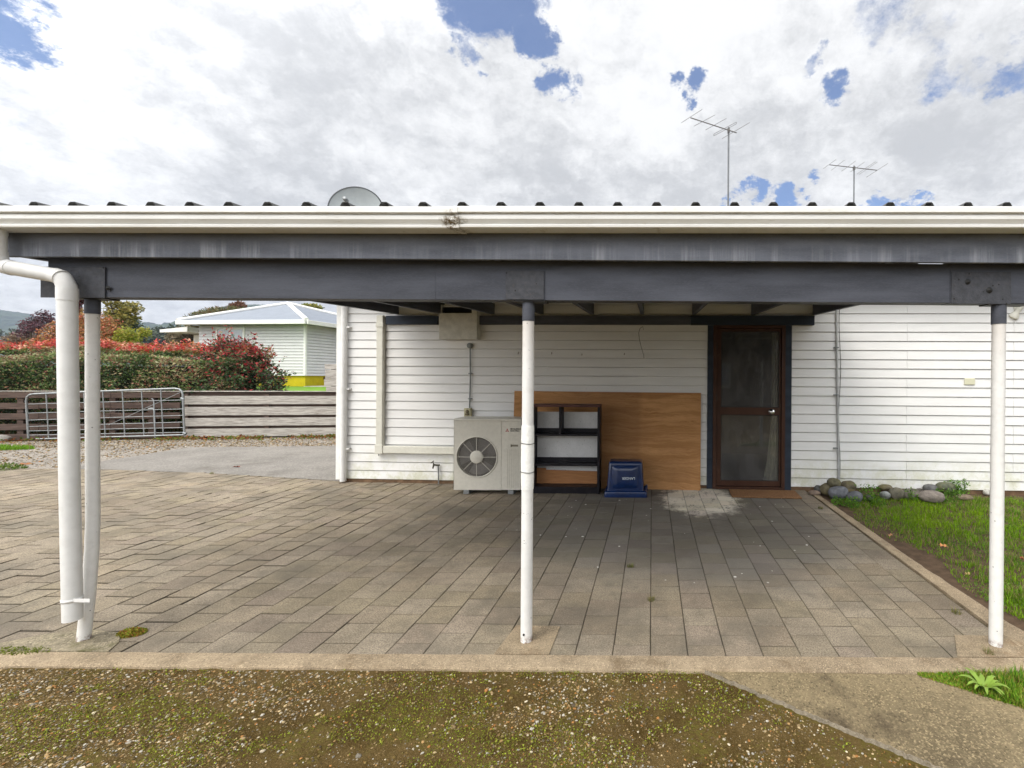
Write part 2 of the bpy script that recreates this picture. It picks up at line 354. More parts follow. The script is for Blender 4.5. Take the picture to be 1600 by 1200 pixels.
# paving blocks
def pavermat():
    m, nt, b = newmat('concrete_pavers'); g = nt.geo()
    a = nt.n('ShaderNodeAttribute', {'attribute_name': 'Col'}).outputs['Color']
    base = nt.mix(nt.ramp(nt.noise(g, 1.1, 7, 0.65), 0.32, 0.68), (0.25, 0.208, 0.155), (0.415, 0.348, 0.258))
    c = nt.mix(1.0, base, a, 'MULTIPLY')
    c = nt.mix(nt.ramp(nt.noise(g, 120, 6, 0.8), 0.42, 0.60, 0, 0.7), c, (0.085, 0.072, 0.055)); c = nt.mix(nt.ramp(nt.noise(nt.vmath('ADD', g, (2, 9, 0)), 9, 6, 0.7), 0.45, 0.7, 0, 0.45), c, (0.12, 0.10, 0.075))
    c = nt.mix(nt.ramp(nt.noise(nt.vmath('ADD', g, (5, 5, 5)), 230, 2), 0.58, 0.70, 0, 0.5), c, (0.5, 0.45, 0.36))
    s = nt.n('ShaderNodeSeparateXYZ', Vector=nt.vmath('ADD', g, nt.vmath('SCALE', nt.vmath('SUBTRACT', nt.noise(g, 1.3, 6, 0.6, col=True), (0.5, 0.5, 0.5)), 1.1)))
    # darker grey patch with a noisy edge across the parking bay
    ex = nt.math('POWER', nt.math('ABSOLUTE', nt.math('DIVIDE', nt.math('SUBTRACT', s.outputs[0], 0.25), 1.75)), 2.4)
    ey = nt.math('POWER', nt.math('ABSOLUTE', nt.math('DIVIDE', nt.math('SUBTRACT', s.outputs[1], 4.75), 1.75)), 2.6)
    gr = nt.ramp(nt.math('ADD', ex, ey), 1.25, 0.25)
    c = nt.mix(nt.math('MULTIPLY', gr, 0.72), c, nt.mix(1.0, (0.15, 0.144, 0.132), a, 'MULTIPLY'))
    gn = nt.ramp(nt.noise(nt.vmath('ADD', g, (11, 3, 0)), 1.3, 9, 0.72), 0.46, 0.66, 0, 0.65)
    c = nt.mix(gn, c, (0.13, 0.115, 0.09))
    # dried white spill in front of the door
    d = nt.vmath('DISTANCE', nt.scaled(nt.vmath('ADD', g, nt.vmath('SCALE', nt.vmath('SUBTRACT', nt.noise(g, 5, 8, 0.75, col=True), (0.5, 0.5, 0.5)), 0.7)), (1.15, 0.85, 0)), (0.58 * 1.15, 5.45 * 0.85, 0))
    sp = nt.math('MULTIPLY', nt.ramp(d, 0.62, 0.40), nt.ramp(nt.math('ADD', nt.math('MULTIPLY', nt.noise(g, 34, 8, 0.85), .5), nt.math('MULTIPLY', nt.noise(g, 5, 6, 0.75), .5)), 0.40, 0.49))
    c = nt.mix(nt.math('MULTIPLY', sp, 0.95), c, nt.mix(1.0, (0.80, 0.74, 0.62), a, 'MULTIPLY'))
    v = nt.n('ShaderNodeTexVoronoi', Vector=nt.scaled(g, (1, 1, 0)), Scale=8.0)
    vr = nt.n('ShaderNodeSeparateColor', Color=v.outputs['Color'])
    drops = nt.math('MULTIPLY', nt.ramp(nt.math('DIVIDE', v.outputs['Distance'], nt.math('ADD', vr.outputs[0], 0.15)), 0.07, 0.09, 1, 0), gr)
    c = nt.mix(drops, c, (0.72, 0.70, 0.66))
    nt.set(b.inputs['Base Color'], c); b.inputs['Roughness'].default_value = 0.85
    bump(nt, b, nt.noise(g, 150, 5, 0.75), 0.8, 0.005); return m
def back_y(x):
    if x > -4.25: return 6.24 - (x + 4.29) * 0.0498 - 0.01
    if x > -6.7: return 6.27 + (-4.3 - x) * 0.19
    return 6.74 + min(0.18, (-6.7 - x) * 0.1)
PV = []; PF = []; PC = []; LX = -0.2 * 60
bedz = lambda x, y: 0.0 if x > -3.0 else 0.011 * float(mnoise.noise(Vector((x * 0.9, y * 0.9, 3)))) * min(1, (-3.0 - x) / 2)
for ci in range(-60, 10):
    x0 = ci * 0.2; off = 0.1 if ci % 2 else 0.0
    wob = 0.0 if x0 > -3 else 0.02 * math.sin(ci * 1.7)
    y = 2.395; first = True
    while y < back_y(x0 + 0.1) - 0.02:
        y1 = 2.395 + off if (first and off) else y + 0.2
        first = False; y1 = min(y1, back_y(x0 + 0.1))
        if y1 - y < 0.02: break
        sg = 0.002 + random.random() * 0.003 if x0 > -3 else 0.006 + random.random() * 0.005
        a, b_, c_, d_ = x0 + sg / 2, x0 + 0.2 - sg / 2, y + sg / 2, y1 - sg / 2
        if x0 >= 1.79: b_ = min(b_, 2.0 + 0.012)
        n = len(PV); tl = 0.0012 if x0 > -3 else 0.0018
        ang = random.uniform(-1, 1) * (0.004 if x0 > -3 else 0.009)
        zc = bedz(x0, y) + random.uniform(-tl, tl); tx, ty = random.uniform(-tl, tl), random.uniform(-tl, tl)
        mx, my = (a + b_) / 2, (c_ + d_) / 2
        for (ix, iy, iz) in [(a, c_, -0.04), (b_, c_, -0.04), (b_, d_, -0.04), (a, d_, -0.04),
                             (a, c_, -0.002), (b_, c_, -0.002), (b_, d_, -0.002), (a, d_, -0.002),
                             (a + .004, c_ + .005, 0), (b_ - .004, c_ + .005, 0), (b_ - .004, d_ - .005, 0), (a + .004, d_ - .005, 0)]:
            dx, dy = ix - mx, iy - my
            PV.append((mx + dx - dy * ang, my + dy + dx * ang, iz + zc + tx * (1 if dx > 0 else -1) + ty * (1 if dy > 0 else -1)))
        for r_ in (0, 4):
            for k in range(4): PF.append((n + r_ + k, n + r_ + (k + 1) % 4, n + r_ + 4 + (k + 1) % 4, n + r_ + 4 + k))
        PF.append((n + 8, n + 9, n + 10, n + 11))
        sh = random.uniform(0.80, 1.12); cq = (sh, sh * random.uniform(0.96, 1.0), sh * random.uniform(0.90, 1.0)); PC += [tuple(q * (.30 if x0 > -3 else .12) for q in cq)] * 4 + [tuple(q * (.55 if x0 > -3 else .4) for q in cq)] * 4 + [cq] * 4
        y = y1
# the pavers stop short of the post footings
PVn = np.array(PV)
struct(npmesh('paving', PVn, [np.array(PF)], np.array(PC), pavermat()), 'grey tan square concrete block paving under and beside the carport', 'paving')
mb = MB(); mb.add([(-3.0, 2.39, -0.009), (2.01, 2.39, -0.009), (2.01, 5.9, -0.009), (-3.0, 6.15, -0.009)], [(0, 1, 2, 3)])
mb.add([(-12.2, 2.39, -0.045), (-3.4, 2.39, -0.040), (-3.0, 2.39, -0.009), (-3.0, 6.15, -0.009), (-3.4, 6.17, -0.040), (-4.29, 6.22, -0.042), (-6.7, 6.7, -0.045), (-12.2, 6.85, -0.045)], [(0, 1, 4, 5, 6, 7), (1, 2, 3, 4)])
struct(mb.build('paving_bed', mat('jointing_sand', (0.060, 0.050, 0.035), 0.95, 0.4, 9, dirt=(0.12, 0.15, 0.03), dirt_amt=0.9, dscale=1.5)), 'dark mossy sand in the joints of the paving', 'paving')

# kerbs
def rough_strip(name, pts_in, pts_out, z, m, lab, cat, step=0.04, jag=0.012, drop=0.06):
    V = []; Fs = []
    def res(pts):
        o = []
        L = [0]
        for p, q in zip(pts, pts[1:]): L.append(L[-1] + (Vector(q) - Vector(p)).length)
        n = max(2, int(L[-1] / step))
        for i in range(n + 1):
            t = L[-1] * i / n; k = max(j for j in range(len(L)) if L[j] <= t + 1e-9); k = min(k, len(pts) - 2)
            f = (t - L[k]) / max(1e-6, L[k + 1] - L[k]); o.append(Vector(pts[k]).lerp(Vector(pts[k + 1]), f))
        return o
    A = res(pts_in); n = len(A) - 1
    L = sum((Vector(q) - Vector(p)).length for p, q in zip(pts_out, pts_out[1:]))
    B = res(pts_out); Bs = [B[min(len(B) - 1, round(i * (len(B) - 1) / n))] for i in range(n + 1)]
    m_ = MB()
    for i in range(n + 1):
        p = A[i]; q = Bs[i]; dr = (q - p).normalized()
        q = q + dr * (mnoise.noise(Vector((i * 0.31, 5, 0))) * jag * 1.5 + random.uniform(-jag, jag) * 0.5)
        zr = lambda k: mnoise.noise(Vector((i * 0.2, k, 7))) * 0.003
        V += [(p.x, p.y, z - drop), (p.x, p.y, z + zr(0)), (*(p.lerp(q, 0.5)), z + zr(1)), (*(q - dr * 0.012), z - 0.001 + zr(2)), (q.x, q.y, z - 0.012), (q.x + dr.x * .004, q.y + dr.y * .004, z - drop)]
    for i in range(n):
        for k in range(5): Fs.append((i * 6 + k, i * 6 + k + 1, i * 6 + 7 + k, i * 6 + 6 + k))
    Fs += [(0, 1, 2, 3, 4, 5), tuple(n * 6 + k for k in range(6))]
    m_.add(V, Fs); return struct(m_.build(name, m), lab, cat)
rough_strip('kerb', [(-4.6, 2.392), (2.02, 2.392)], [(-4.6, 2.29), (-2, 2.292), (2.35, 2.278)], 0.004, M_kerb, 'pale rough concrete edging along the front of the paving', 'kerb')
rough_strip('kerb', [(2.018, 5.86), (2.024, 2.392)], [(2.10, 5.86), (2.115, 4.6), (2.125, 3.6), (2.17, 2.66), (2.35, 2.28)], 0.006, M_kerb, 'pale concrete edging between the paving and the lawn', 'kerb', jag=0.008)
# footings
M_pad = conc('footing_concrete', (0.285, 0.225, 0.15), 0.25, 6, 200, 0.7, 0.7, (0.20, 0.10, 0.04), 0.5)
def pad(poly, z, m, lab):
    mb = MB(); mb.prism(poly, -0.05, z, 'z'); return tag(mb.build('post_footing', m), lab, 'footing')
pad([(-0.825, 2.398), (-0.535, 2.398), (-0.53, 2.665), (-0.79, 2.672)], 0.006, M_pad, 'square tan concrete footing under the middle carport post')
pad([(1.62, 2.398), (2.16, 2.398), (2.03, 2.59), (1.74, 2.60)], 0.007, M_pad, 'concrete footing under the right hand carport post by the lawn')
pad([(-3.62, 2.398), (-2.86, 2.398), (-2.90, 2.48), (-3.0, 2.57), (-3.2, 2.60), (-3.4, 2.55)], 0.006, conc('mossy_mortar', (0.25, 0.215, 0.15), 0.35, 9, 120, 0.9, 1.0, (0.10, 0.095, 0.035), 0.85), 'rough mossy mortar footing under the bent left carport post')

# concrete path front right, driveway slab
pl = [(0.30, 2.283), (1.34, 2.27), (1.69, 2.035), (2.6, 1.42), (3.4, 0.9), (3.2, -1), (1.9, 0.6), (1.117, 1.715)]
mb = MB(); V = [(*p, -0.006) for p in pl]; mb.add(V + [(*p, -0.08) for p in pl], [tuple(range(8))] + [(i, (i + 1) % 8, 8 + (i + 1) % 8, 8 + i) for i in range(8)])
struct(mb.build('concrete_path', M_path), 'worn exposed aggregate concrete path running off to the lower right', 'path')
mb = MB(); ed = [(0.27 + (1.117 - 0.27) * t + random.uniform(-.006, .006) + .012 * mnoise.noise(Vector((t * 14, 0, 0))), 2.29 + (1.715 - 2.29) * t + random.uniform(-.005, .005)) for t in np.linspace(0, 1.7, 150)]
V = []
for x, y in ed: wq = random.uniform(.05, 1) * (.12 + .7 * (mnoise.noise(Vector((x * 9, 0, 3))) > -.25)); V += [(x - .004, y - .007, -0.03), (x, y, -0.003), (x + .005 * wq, y + .006 * wq, -0.0025), (x + .006 * wq, y + .007 * wq, -0.02)]
mb.add(V, [(i * 4 + k, i * 4 + k + 1, i * 4 + 5 + k, i * 4 + 4 + k) for i in range(149) for k in range(3)])
struct(mb.build('path_edge', conc('broken_cement', (0.24, 0.205, 0.15), 0.25, 30, 260, 0.5, 0.8, (0.15, 0.13, 0.1), 0.6)), 'broken pale cement rim of the concrete path', 'path')
mb = MB(); V = [(-9.1, 6.98), (-8.3, 6.93), (-6.7, 6.745), (-4.32, 6.30), (-4.2, 9.3), (-6.5, 9.35), (-9.2, 9.0)]
mb.prism(V, -0.06, -0.004, 'z'); struct(mb.build('driveway', M_drive), 'grey concrete driveway slab between the paving and the fence', 'driveway')
M_soil2 = conc('worn_gravel', (0.24, 0.215, 0.185), 0.2, 2.5, 45, 0.8, 0.9, (0.12, 0.1, 0.08), 0.5)
mb = MB(); V = [(-16, 6.90), (-12.2, 6.87), (-9.12, 6.98), (-9.22, 9.02), (-6.5, 9.37), (-4.2, 9.32), (-3.5, 11.0), (-7.4, 10.70), (-14, 9.75), (-18, 9.2)]
mb.prism(V, -0.06, -0.012, 'z'); struct(mb.build('gravel_verge', M_soil2), 'strip of grey gravel along the foot of the fence', 'gravel')

# lawns
def lawnmat():
    m, nt, b = newmat('lawn_soil'); g = nt.geo()
    c = nt.mix(nt.ramp(nt.noise(g, 5, 7), 0.35, 0.65), (0.06, 0.10, 0.015), (0.10, 0.16, 0.03))
    nt.set(b.inputs['Base Color'], c); b.inputs['Roughness'].default_value = 0.95; return m
M_lawn = lawnmat()
def inlawn(x, y):
    e = 2.20 + 0.09 * math.sin(y * 2.3) + 0.07 * math.sin(y * 5.1 + 1) + max(0, (2.9 - y)) * 0.12
    return x > e and y < 5.60 - (x - 2) * 0.02
grid(cl(2.06, 9, 30), cl(2.27, 5.88, 20), lambda x, y: -0.006 + 0.012 * mnoise.noise(Vector((x, y, 0))), 'lawn_soil', mat('garden_soil', (0.10, 0.065, 0.04), 0.95, 0.3, 12, bmp=0.9, bscale=90), 'bare brown soil between the lawn and its concrete edging')
grid([-17.5, -15, -12, -9], [13, 15, 17, 20.5], lambda x, y: 0.905, 'far_lawn', mat('far_grass', (0.12, 0.24, 0.02), 0.9, 0.15, 2), "bright green mown lawn round the neighbour's house", 'lawn')
def grass_obj(name, P, h, wd, cols, lab, lean=0.5):
    V, Fq, cc = blades(P, h, wd, cols, lean); return tag(npmesh(name, V, Fq, cc, M_grass), lab, 'grass', kind='stuff')
M_grass = attr_mat('grass_blades', 0.55, trans=0.35)
def lawn_pts(n, x0, x1, y0, y1, dens=None):
    P = np.stack([rng.uniform(x0, x1, n), rng.uniform(y0, y1, n), np.full(n, -0.003)], 1)
    k = np.array([inlawn(p[0], p[1]) for p in P]); return P[k]
P = np.concatenate([lawn_pts(70000, 2.1, 5.2, 2.3, 5.6), lawn_pts(14000, 2.1, 3.4, 2.3, 3.3), lawn_pts(6000, 5.2, 8, 2.3, 5.6)])
nf = fbm(P[:, 0], P[:, 1], 1.6, 1.0); nf2 = fbm(P[:, 0], P[:, 1], 6, 4.0)
edge = np.clip((P[:, 0] - 2.2) / 0.35, 0.15, 1)
keep = rng.random(len(P)) < np.clip(0.75 + nf2 * 0.9, 0.15, 1) * np.clip(edge + 0.25, 0, 1); P, nf, nf2, edge = P[keep], nf[keep], nf2[keep], edge[keep]
cg = np.stack([0.185 + 0.07 * nf, 0.34 + 0.07 * nf, 0.012 + 0 * nf], 1) * rng.uniform(0.6, 1.4, (len(P), 1))
dry = rng.random(len(P)) < 0.10 + 0.25 * (nf < -0.25); cg[dry] = jitter((0.30, 0.26, 0.10), dry.sum(), 0.3)
grass_obj('lawn_grass', P, rng.uniform(0.025, 0.07, len(P)) * (0.8 + 0.6 * nf2) * edge ** 0.4, rng.uniform(0.0015, 0.003, len(P)), cg, 'green lawn beside the paving with drier tufts and clover', 0.9)

# tufts helper: clumps of grass blades and weeds
def clump_pts(cx, cy, r, n, z=0.0):
    a = rng.uniform(0, 2 * np.pi, n); q = r * np.sqrt(rng.random(n)) ; return np.stack([cx + q * np.cos(a), cy + q * np.sin(a), np.full(n, z)], 1)
# wedge of grass front right of the kerb
n = 22000; u = rng.uniform(0, 1, n); P = np.stack([1.30 + u * 2.2, 0 * u, np.full(n, -0.014)], 1)
ylo = 2.27 - (P[:, 0] - 1.32) * 0.665; P[:, 1] = ylo + rng.random(n) * (2.285 - ylo); 
P = P[P[:, 0] > 1.34]; P = P[rng.random(len(P)) < 0.95]
hh = rng.uniform(0.015, 0.05, len(P)) * np.clip((P[:, 0] - 1.25) * 2.2, 0.4, 1.3)
grass_obj('verge_grass', P, hh, rng.uniform(0.0012, 0.0025, len(P)), pick([(0.14, 0.30, 0.02), (0.24, 0.38, 0.03), (0.08, 0.20, 0.015), (0.34, 0.30, 0.07)], len(P), 0.3), 'wedge of grass between the concrete path and the front edging', 0.9)
def leaf_stuff(name, P, size, cols, lab, cat, kind='stuff', up=0.35, asp=0.7, m=None, group=None):
    V, Fq, cc = leaves(P, size, cols, up, asp); return tag(npmesh(name, V, [Fq], cc, m or M_grass), lab, cat, group, kind)
P2 = P[rng.random(len(P)) < 0.5] + np.array([0, 0, 0.006]); leaf_stuff('clover', P2, rng.uniform(0.006, 0.014, len(P2)), pick([(0.20, 0.36, 0.03), (0.34, 0.42, 0.05), (0.36, 0.24, 0.06)], len(P2)), 'low clover and yellow green weeds in the front grass wedge', 'ground cover')
P2 = lawn_pts(12000, 2.12, 4.5, 2.35, 5.6); P2 = P2[fbm(P2[:, 0], P2[:, 1], 2.5, 9) > 0.1]; P2[:, 2] = rng.uniform(0.005, 0.03, len(P2))
leaf_stuff('lawn_clover', P2, rng.uniform(0.008, 0.02, len(P2)), pick([(0.10, 0.22, 0.025), (0.16, 0.28, 0.04)], len(P2)), 'small round leaved clover through the lawn', 'ground cover')

# gravel stones, nearest ground first
def gravel_field(x0, x1, y0, y1, n, smin, smax, z, thr, test=None, pal=None):
    P = np.stack([rng.uniform(x0, x1, n), rng.uniform(y0, y1, n), np.full(n, z)], 1)
    if test is not None: P = P[test(P)]
    f = fbm(P[:, 0] * 0.7, P[:, 1] * 1.6, 2.0, 2.0); left = np.clip((-1.6 - P[:, 0]) * 0.5, -0.15, 0.5)
    P = P[rng.random(len(P)) < np.clip(thr + f * 0.9 + left, 0.22, 1)]
    s = smin + (smax - smin) * rng.random(len(P)) ** 2.5; P[:, 2] += s * rng.uniform(-0.3, 0.3, len(P))
    return pebbles(P, s, pick(pal or GP, len(P), 0.3) * 0.82, 0.6)
GP = [(0.36, 0.26, 0.13), (0.25, 0.175, 0.085), (0.50, 0.38, 0.21), (0.17, 0.135, 0.085), (0.31, 0.22, 0.11), (0.13, 0.10, 0.065), (0.27, 0.24, 0.19), (0.38, 0.24, 0.10), (0.60, 0.52, 0.38), (0.18, 0.12, 0.05), (0.40, 0.19, 0.06), (0.10, 0.07, 0.025), (0.14, 0.095, 0.03), (0.15, 0.11, 0.03), (0.20, 0.14, 0.045), (0.45, 0.42, 0.36)]
M_stone = attr_mat('stones', 0.75, bmp=0.3, spec=0.15)
def front(P): return (P[:, 1] < 2.283) & ~((P[:, 0] > 0.24 + (2.29 - P[:, 1]) * 1.46)) 
V, Fq, cc = gravel_field(-4.6, 2.3, 0.9, 2.30, 150000, 0.0016, 0.0075, -0.0175, 0.52, front)
V2, F2, c2 = gravel_field(-4.6, 2.3, 0.9, 2.30, 3000, 0.007, 0.012, -0.018, 0.15, front)
tag(npmesh('gravel', np.concatenate([V, V2]), [np.concatenate([Fq, F2 + len(V)])], np.concatenate([cc, c2]), M_stone), 'mixed small river gravel bedded in the front ground', 'gravel', kind='stuff')
def verge(P): return (P[:, 1] < 9.8 + (P[:, 0] + 14.07) * 0.1435 - 0.02)
V, Fq, cc = gravel_field(-15.0, -4.2, 8.9, 10.9, 16000, 0.006, 0.02, -0.008, 0.6, lambda P: verge(P) & (P[:, 1] > 9.1 + (P[:, 0] + 9) * 0.08))
V2, F2, c2 = gravel_field(-15.5, -9.2, 6.95, 9.1, 5000, 0.006, 0.022, -0.008, 0.3, None)
tag(npmesh('verge_gravel', np.concatenate([V, V2]), [np.concatenate([Fq, F2 + len(V)])], np.concatenate([cc, c2]), M_stone), 'loose grey stones along the fence foot and left of the driveway', 'gravel', kind='stuff')

# moss cushions in the gravel (tiny leaf scales)
n = 90000; P = np.stack([rng.uniform(-4.2, 1.6, n), rng.uniform(1.3, 2.285, n), np.full(n, -0.014)], 1); P = P[front(P)]
f = fbm(P[:, 0] * 0.8, P[:, 1] * 1.8, 1.9, 6.0) + 0.5 * fbm(P[:, 0], P[:, 1], 9.0, 3.0)
nearkerb = np.exp(-((P[:, 1] - 2.22) / 0.07) ** 2) * np.exp(-((P[:, 0] + 0.75) / 0.75) ** 2)
P = P[f + nearkerb * 0.75 > 0.20]; P[:, 2] += rng.uniform(0, 0.010, len(P))
leaf_stuff('moss', P, rng.uniform(0.004, 0.0095, len(P)), pick([(0.21, 0.25, 0.03), (0.34, 0.40, 0.045), (0.15, 0.15, 0.02), (0.22, 0.20, 0.03)], len(P), 0.3), 'yellow green moss and tiny weeds over the front gravel', 'moss')
# moss cushion on the paving, and weeds in joints: things one can point at
def cushion(name, px, py, r, n, cols, lab, size=(0.006, 0.014), sx=1.6, hz=0.03, z=0.0):
    c = gp(px, py, z); P = clump_pts(0, 0, 1, n); q = np.hypot(P[:, 0], P[:, 1]); P[:, 2] = rng.random(n) * (1 - q ** 2) * hz
    P[:, 0] *= r * sx; P[:, 1] *= r; P += np.array(c)
    V, Fq, cc = leaves(P, rng.uniform(*size, n), pick(cols, n, 0.3), 0.5, 0.6); return tag(npmesh(name, V, [Fq], cc, M_grass, base=c), lab, 'weed')
cushion('moss_cushion', 206, 990, 0.045, 1500, [(0.30, 0.33, 0.04), (0.40, 0.36, 0.05), (0.20, 0.25, 0.03), (0.40, 0.18, 0.05)], 'bright yellow green moss cushion on the paving beside the left post')
cushion('moss_cushion', 30, 1018, 0.035, 700, [(0.22, 0.26, 0.04), (0.15, 0.18, 0.03)], 'flat dull moss patch on the paving at the left edge of the photo', sx=5, hz=0.012)
for px, py, lab in [(1282, 795, 'small green weed at the top of the lawn edging'), (1545, 1022, 'thin green weed beside the footing of the right post'), (1494, 958, 'tiny grass tuft in a paving joint left of the right post'), (985, 886, 'yellowish weed sprig in a dark paving joint'), (1018, 938, 'brownish weed sprig low in the middle of the paving'), (331, 740, 'green tuft where the driveway slab meets the paving')]:
    P = clump_pts(0, 0, 0.025, 60) + np.array(gp(px, py)); V, Fq, cc = blades(P, rng.uniform(0.012, 0.04, 60), 0.0013, pick([(0.16, 0.20, 0.05), (0.26, 0.22, 0.09)], 60), 1.4)
    tag(npmesh('weed_tuft', V, Fq, cc, M_grass, base=gp(px, py)), lab, 'weed', 'weeds in the paving joints')
# dandelion rosette
def rosette(px, py, rad, lab, nl=12, col=(0.19, 0.29, 0.045), lift=0.5, z=-0.015):
    c = gp(px, py, z); mb = MB()
    for k in range(nl):
        a = 2 * math.pi * k / nl + random.uniform(-.25, .25); L = rad * random.uniform(0.75, 1.1); d_ = Vector((math.cos(a), math.sin(a), 0)); p_ = Vector((-d_.y, d_.x, 0))
        vs = []; nseg = 6
        for i in range(nseg + 1):
            t = i / nseg; wd = L * 0.12 * math.sin(math.pi * min(1, 0.12 + t * 0.9)) * (1 + 0.25 * math.sin(t * 17))
            ctr = c + d_ * L * t + Vector((0, 0, L * lift * math.sin(t * 2.2) + 0.004)); vs += [ctr - p_ * wd + Vector((0, 0, wd * .25)), ctr, ctr + p_ * wd + Vector((0, 0, wd * .25))]
        mb.add(vs, [(i * 3 + j, i * 3 + j + 1, i * 3 + j + 4, i * 3 + j + 3) for i in range(nseg) for j in range(2)], True)
    return tag(mb.build('dandelion', mat('dandelion_leaf', col, 0.5, 0.2, 20), base=c), lab, 'weed')
rosette(1537, 1080, 0.10, 'broad leaved dandelion rosette in the grass wedge at lower right')
rosette(478, 0 + 1180, 0.0001, 'x') if False else None

# fallen leaves
def fallen(px, py, size, col, lab, z=0.0):
    c = gp(px, py, z); mb = MB(Matrix.Translation(c) @ Matrix.Rotation(random.uniform(0, 6.28), 4, 'Z') @ Matrix.Rotation(0.25, 4, 'X'))
    vs = [(0, 0, 0.004)]; n = 14
    for k in range(n):
        a = 2 * math.pi * k / n; r = size * (0.75 + 0.35 * (k % 2)) * (0.6 + 0.4 * abs(math.cos(a))); vs.append((r * math.cos(a), r * 0.75 * math.sin(a), 0.006 + 0.008 * (k % 3)))
    mb.add(vs, [(0, 1 + k, 1 + (k + 1) % n) for k in range(n)]); mb.tube([(size * .8, 0, 0.008), (size * 1.5, 0.004, 0.002)], 0.0012, 5)
    return tag(mb.build('fallen_leaf', mat('dry_leaf', col, 0.7, 0.25, 30), base=c), lab, 'leaf', 'fallen autumn leaves')
for a in [(1473, 854, 0.03, (0.62, 0.30, 0.12), 'pale orange fallen leaf lying alone on the lawn', 0.03), (1392, 838, 0.03, (0.5, 0.28, 0.14), 'orange brown fallen leaf in the lawn nearest the stones', 0.03),
          (1597, 874, 0.03, (0.25, 0.09, 0.04), 'dark red fallen leaf on the lawn right of the post', 0.03), (1512, 899, 0.022, (0.6, 0.42, 0.2), 'small tan leaf on bare soil by the lawn edging', 0.005),
          (38, 726, 0.07, (0.30, 0.13, 0.05), 'brown leaf on the worn concrete at far left'), (370, 730, 0.045, (0.22, 0.05, 0.03), 'dark red leaf alone on the driveway slab')]:
    fallen(*a)
# leaf litter under the fence
n = 2600; P = np.stack([rng.uniform(-14, -6, n), 0 * rng.random(n), np.full(n, 0.0)], 1); P[:, 1] = 9.8 + (P[:, 0] + 14.07) * 0.1435 - 0.06 - np.abs(rng.normal(0, 0.22, n)); P[:, 2] = rng.uniform(0, 0.04, n)
P = P[fbm(P[:, 0], P[:, 1], 1.2, 5) > -0.12]
leaf_stuff('leaf_litter', P, rng.uniform(0.03, 0.07, len(P)), pick([(0.28, 0.10, 0.035), (0.20, 0.07, 0.03), (0.34, 0.24, 0.08), (0.14, 0.22, 0.04), (0.12, 0.18, 0.03)], len(P)), 'brown and orange leaf litter with weeds along the fence foot', 'leaf litter', up=0.2)
n = 5000; P = np.stack([rng.uniform(-14.5, -11.4, n), rng.uniform(8.45, 9.0, n), np.full(n, -0.01)], 1); P = P[(P[:, 1] - 8.72) ** 2 / 0.05 + ((P[:, 0] + 13.2) / 1.35) ** 2 < 1]
grass_obj('grass_patch', P, rng.uniform(0.03, 0.09, len(P)), 0.006, pick([(0.15, 0.30, 0.02), (0.20, 0.36, 0.03)], len(P)), 'bright green grass patch in the gravel at far left')
cushion('weed_clump', 8, 733, 0.16, 500, [(0.10, 0.17, 0.03), (0.16, 0.22, 0.05)], 'low green weed clump by the paving at far left', (0.02, 0.04), 1.6, 0.1)

# ------------------------------------------------------------------ the house
H = thing('house', tuple(WA), 'single storey house clad in white weatherboards behind the carport', 'house')
BS, B0, NB = 0.1186, 0.045, 23
LEN, DEP = 10.6, 8.0
dl, _ = wp(1105, 600); dr_, _ = wp(1236, 600)          # outer edges of the door casing
fl, _ = wp(1114, 600); fr, _ = wp(1226, 600); _, ft = wp(1170, 508)
joints = [wp(1007, 560)[0], wp(863, 560)[0], wp(1416, 600)[0], 8.9]
mb = MB(WM)
def board(mb, x0, x1, k, dy=0.0):
    z0 = B0 + k * BS; z1 = z0 + BS
    prof = [(-0.022 + dy, z0 + 0.001), (-0.0235 + dy, z0 + 0.004), (-0.012 + dy, z1 - 0.0075), (0.006, z1 - 0.0065), (0.006, z1 + 0.0), (0.012, z1 + 0.0), (0.012, z0 + 0.0012), (0.004 + dy, z0 + 0.0012)]
    mb.prism(prof, x0, x1, 'x')
for k in range(NB):
    z0 = B0 + k * BS; segs = [(0.03, dl), (dr_, LEN)] if z0 < ft + 0.02 else [(0.03, LEN)]
    for a, b in segs:
        cut = [a] + [j for j in joints if a < j < b and (k * 7 + int(j * 10)) % 3] + [b]
        for p, q in zip(cut, cut[1:]): board(mb, p + (0.0018 if p != a else 0), q - (0.0018 if q != b else 0), k, random.uniform(-0.0012, 0.0012))
mb.build('weatherboards', M_board, H)
# side cladding, back and core walls
mb = MB(WM); T0 = 2.72
mb.box(0.012, dl + 0.01, 0.014, 0.10, 0.0, T0); mb.box(dr_ - 0.01, LEN, 0.014, 0.10, 0.0, T0); mb.box(dl + 0.012, dr_ - 0.012, 0.014, 0.10, ft + 0.01, T0)
mb.box(0.0, 0.10, 0.102, DEP, 0.0, T0); mb.box(LEN - 0.1, LEN, 0.102, DEP, 0.0, T0); mb.box(0.102, LEN - 0.102, DEP - 0.1, DEP, 0.0, T0)
mb.build('core_wall', M_board, H)
mb = MB(WM); mb.box(0.03, dl, -0.012, 0.01, -0.03, B0 - 0.004); mb.box(dr_, LEN, -0.012, 0.01, -0.03, B0 - 0.004)
mb.build('base_board', mat('stained_base', (0.16, 0.10, 0.06), 0.9, 0.5, 6), H)
mb = MB(WM)
mb.box(-0.03, 0.028, -0.028, 0.06, 0.03, 2.72, 0.003)
mb.build('corner_board', M_white, H)
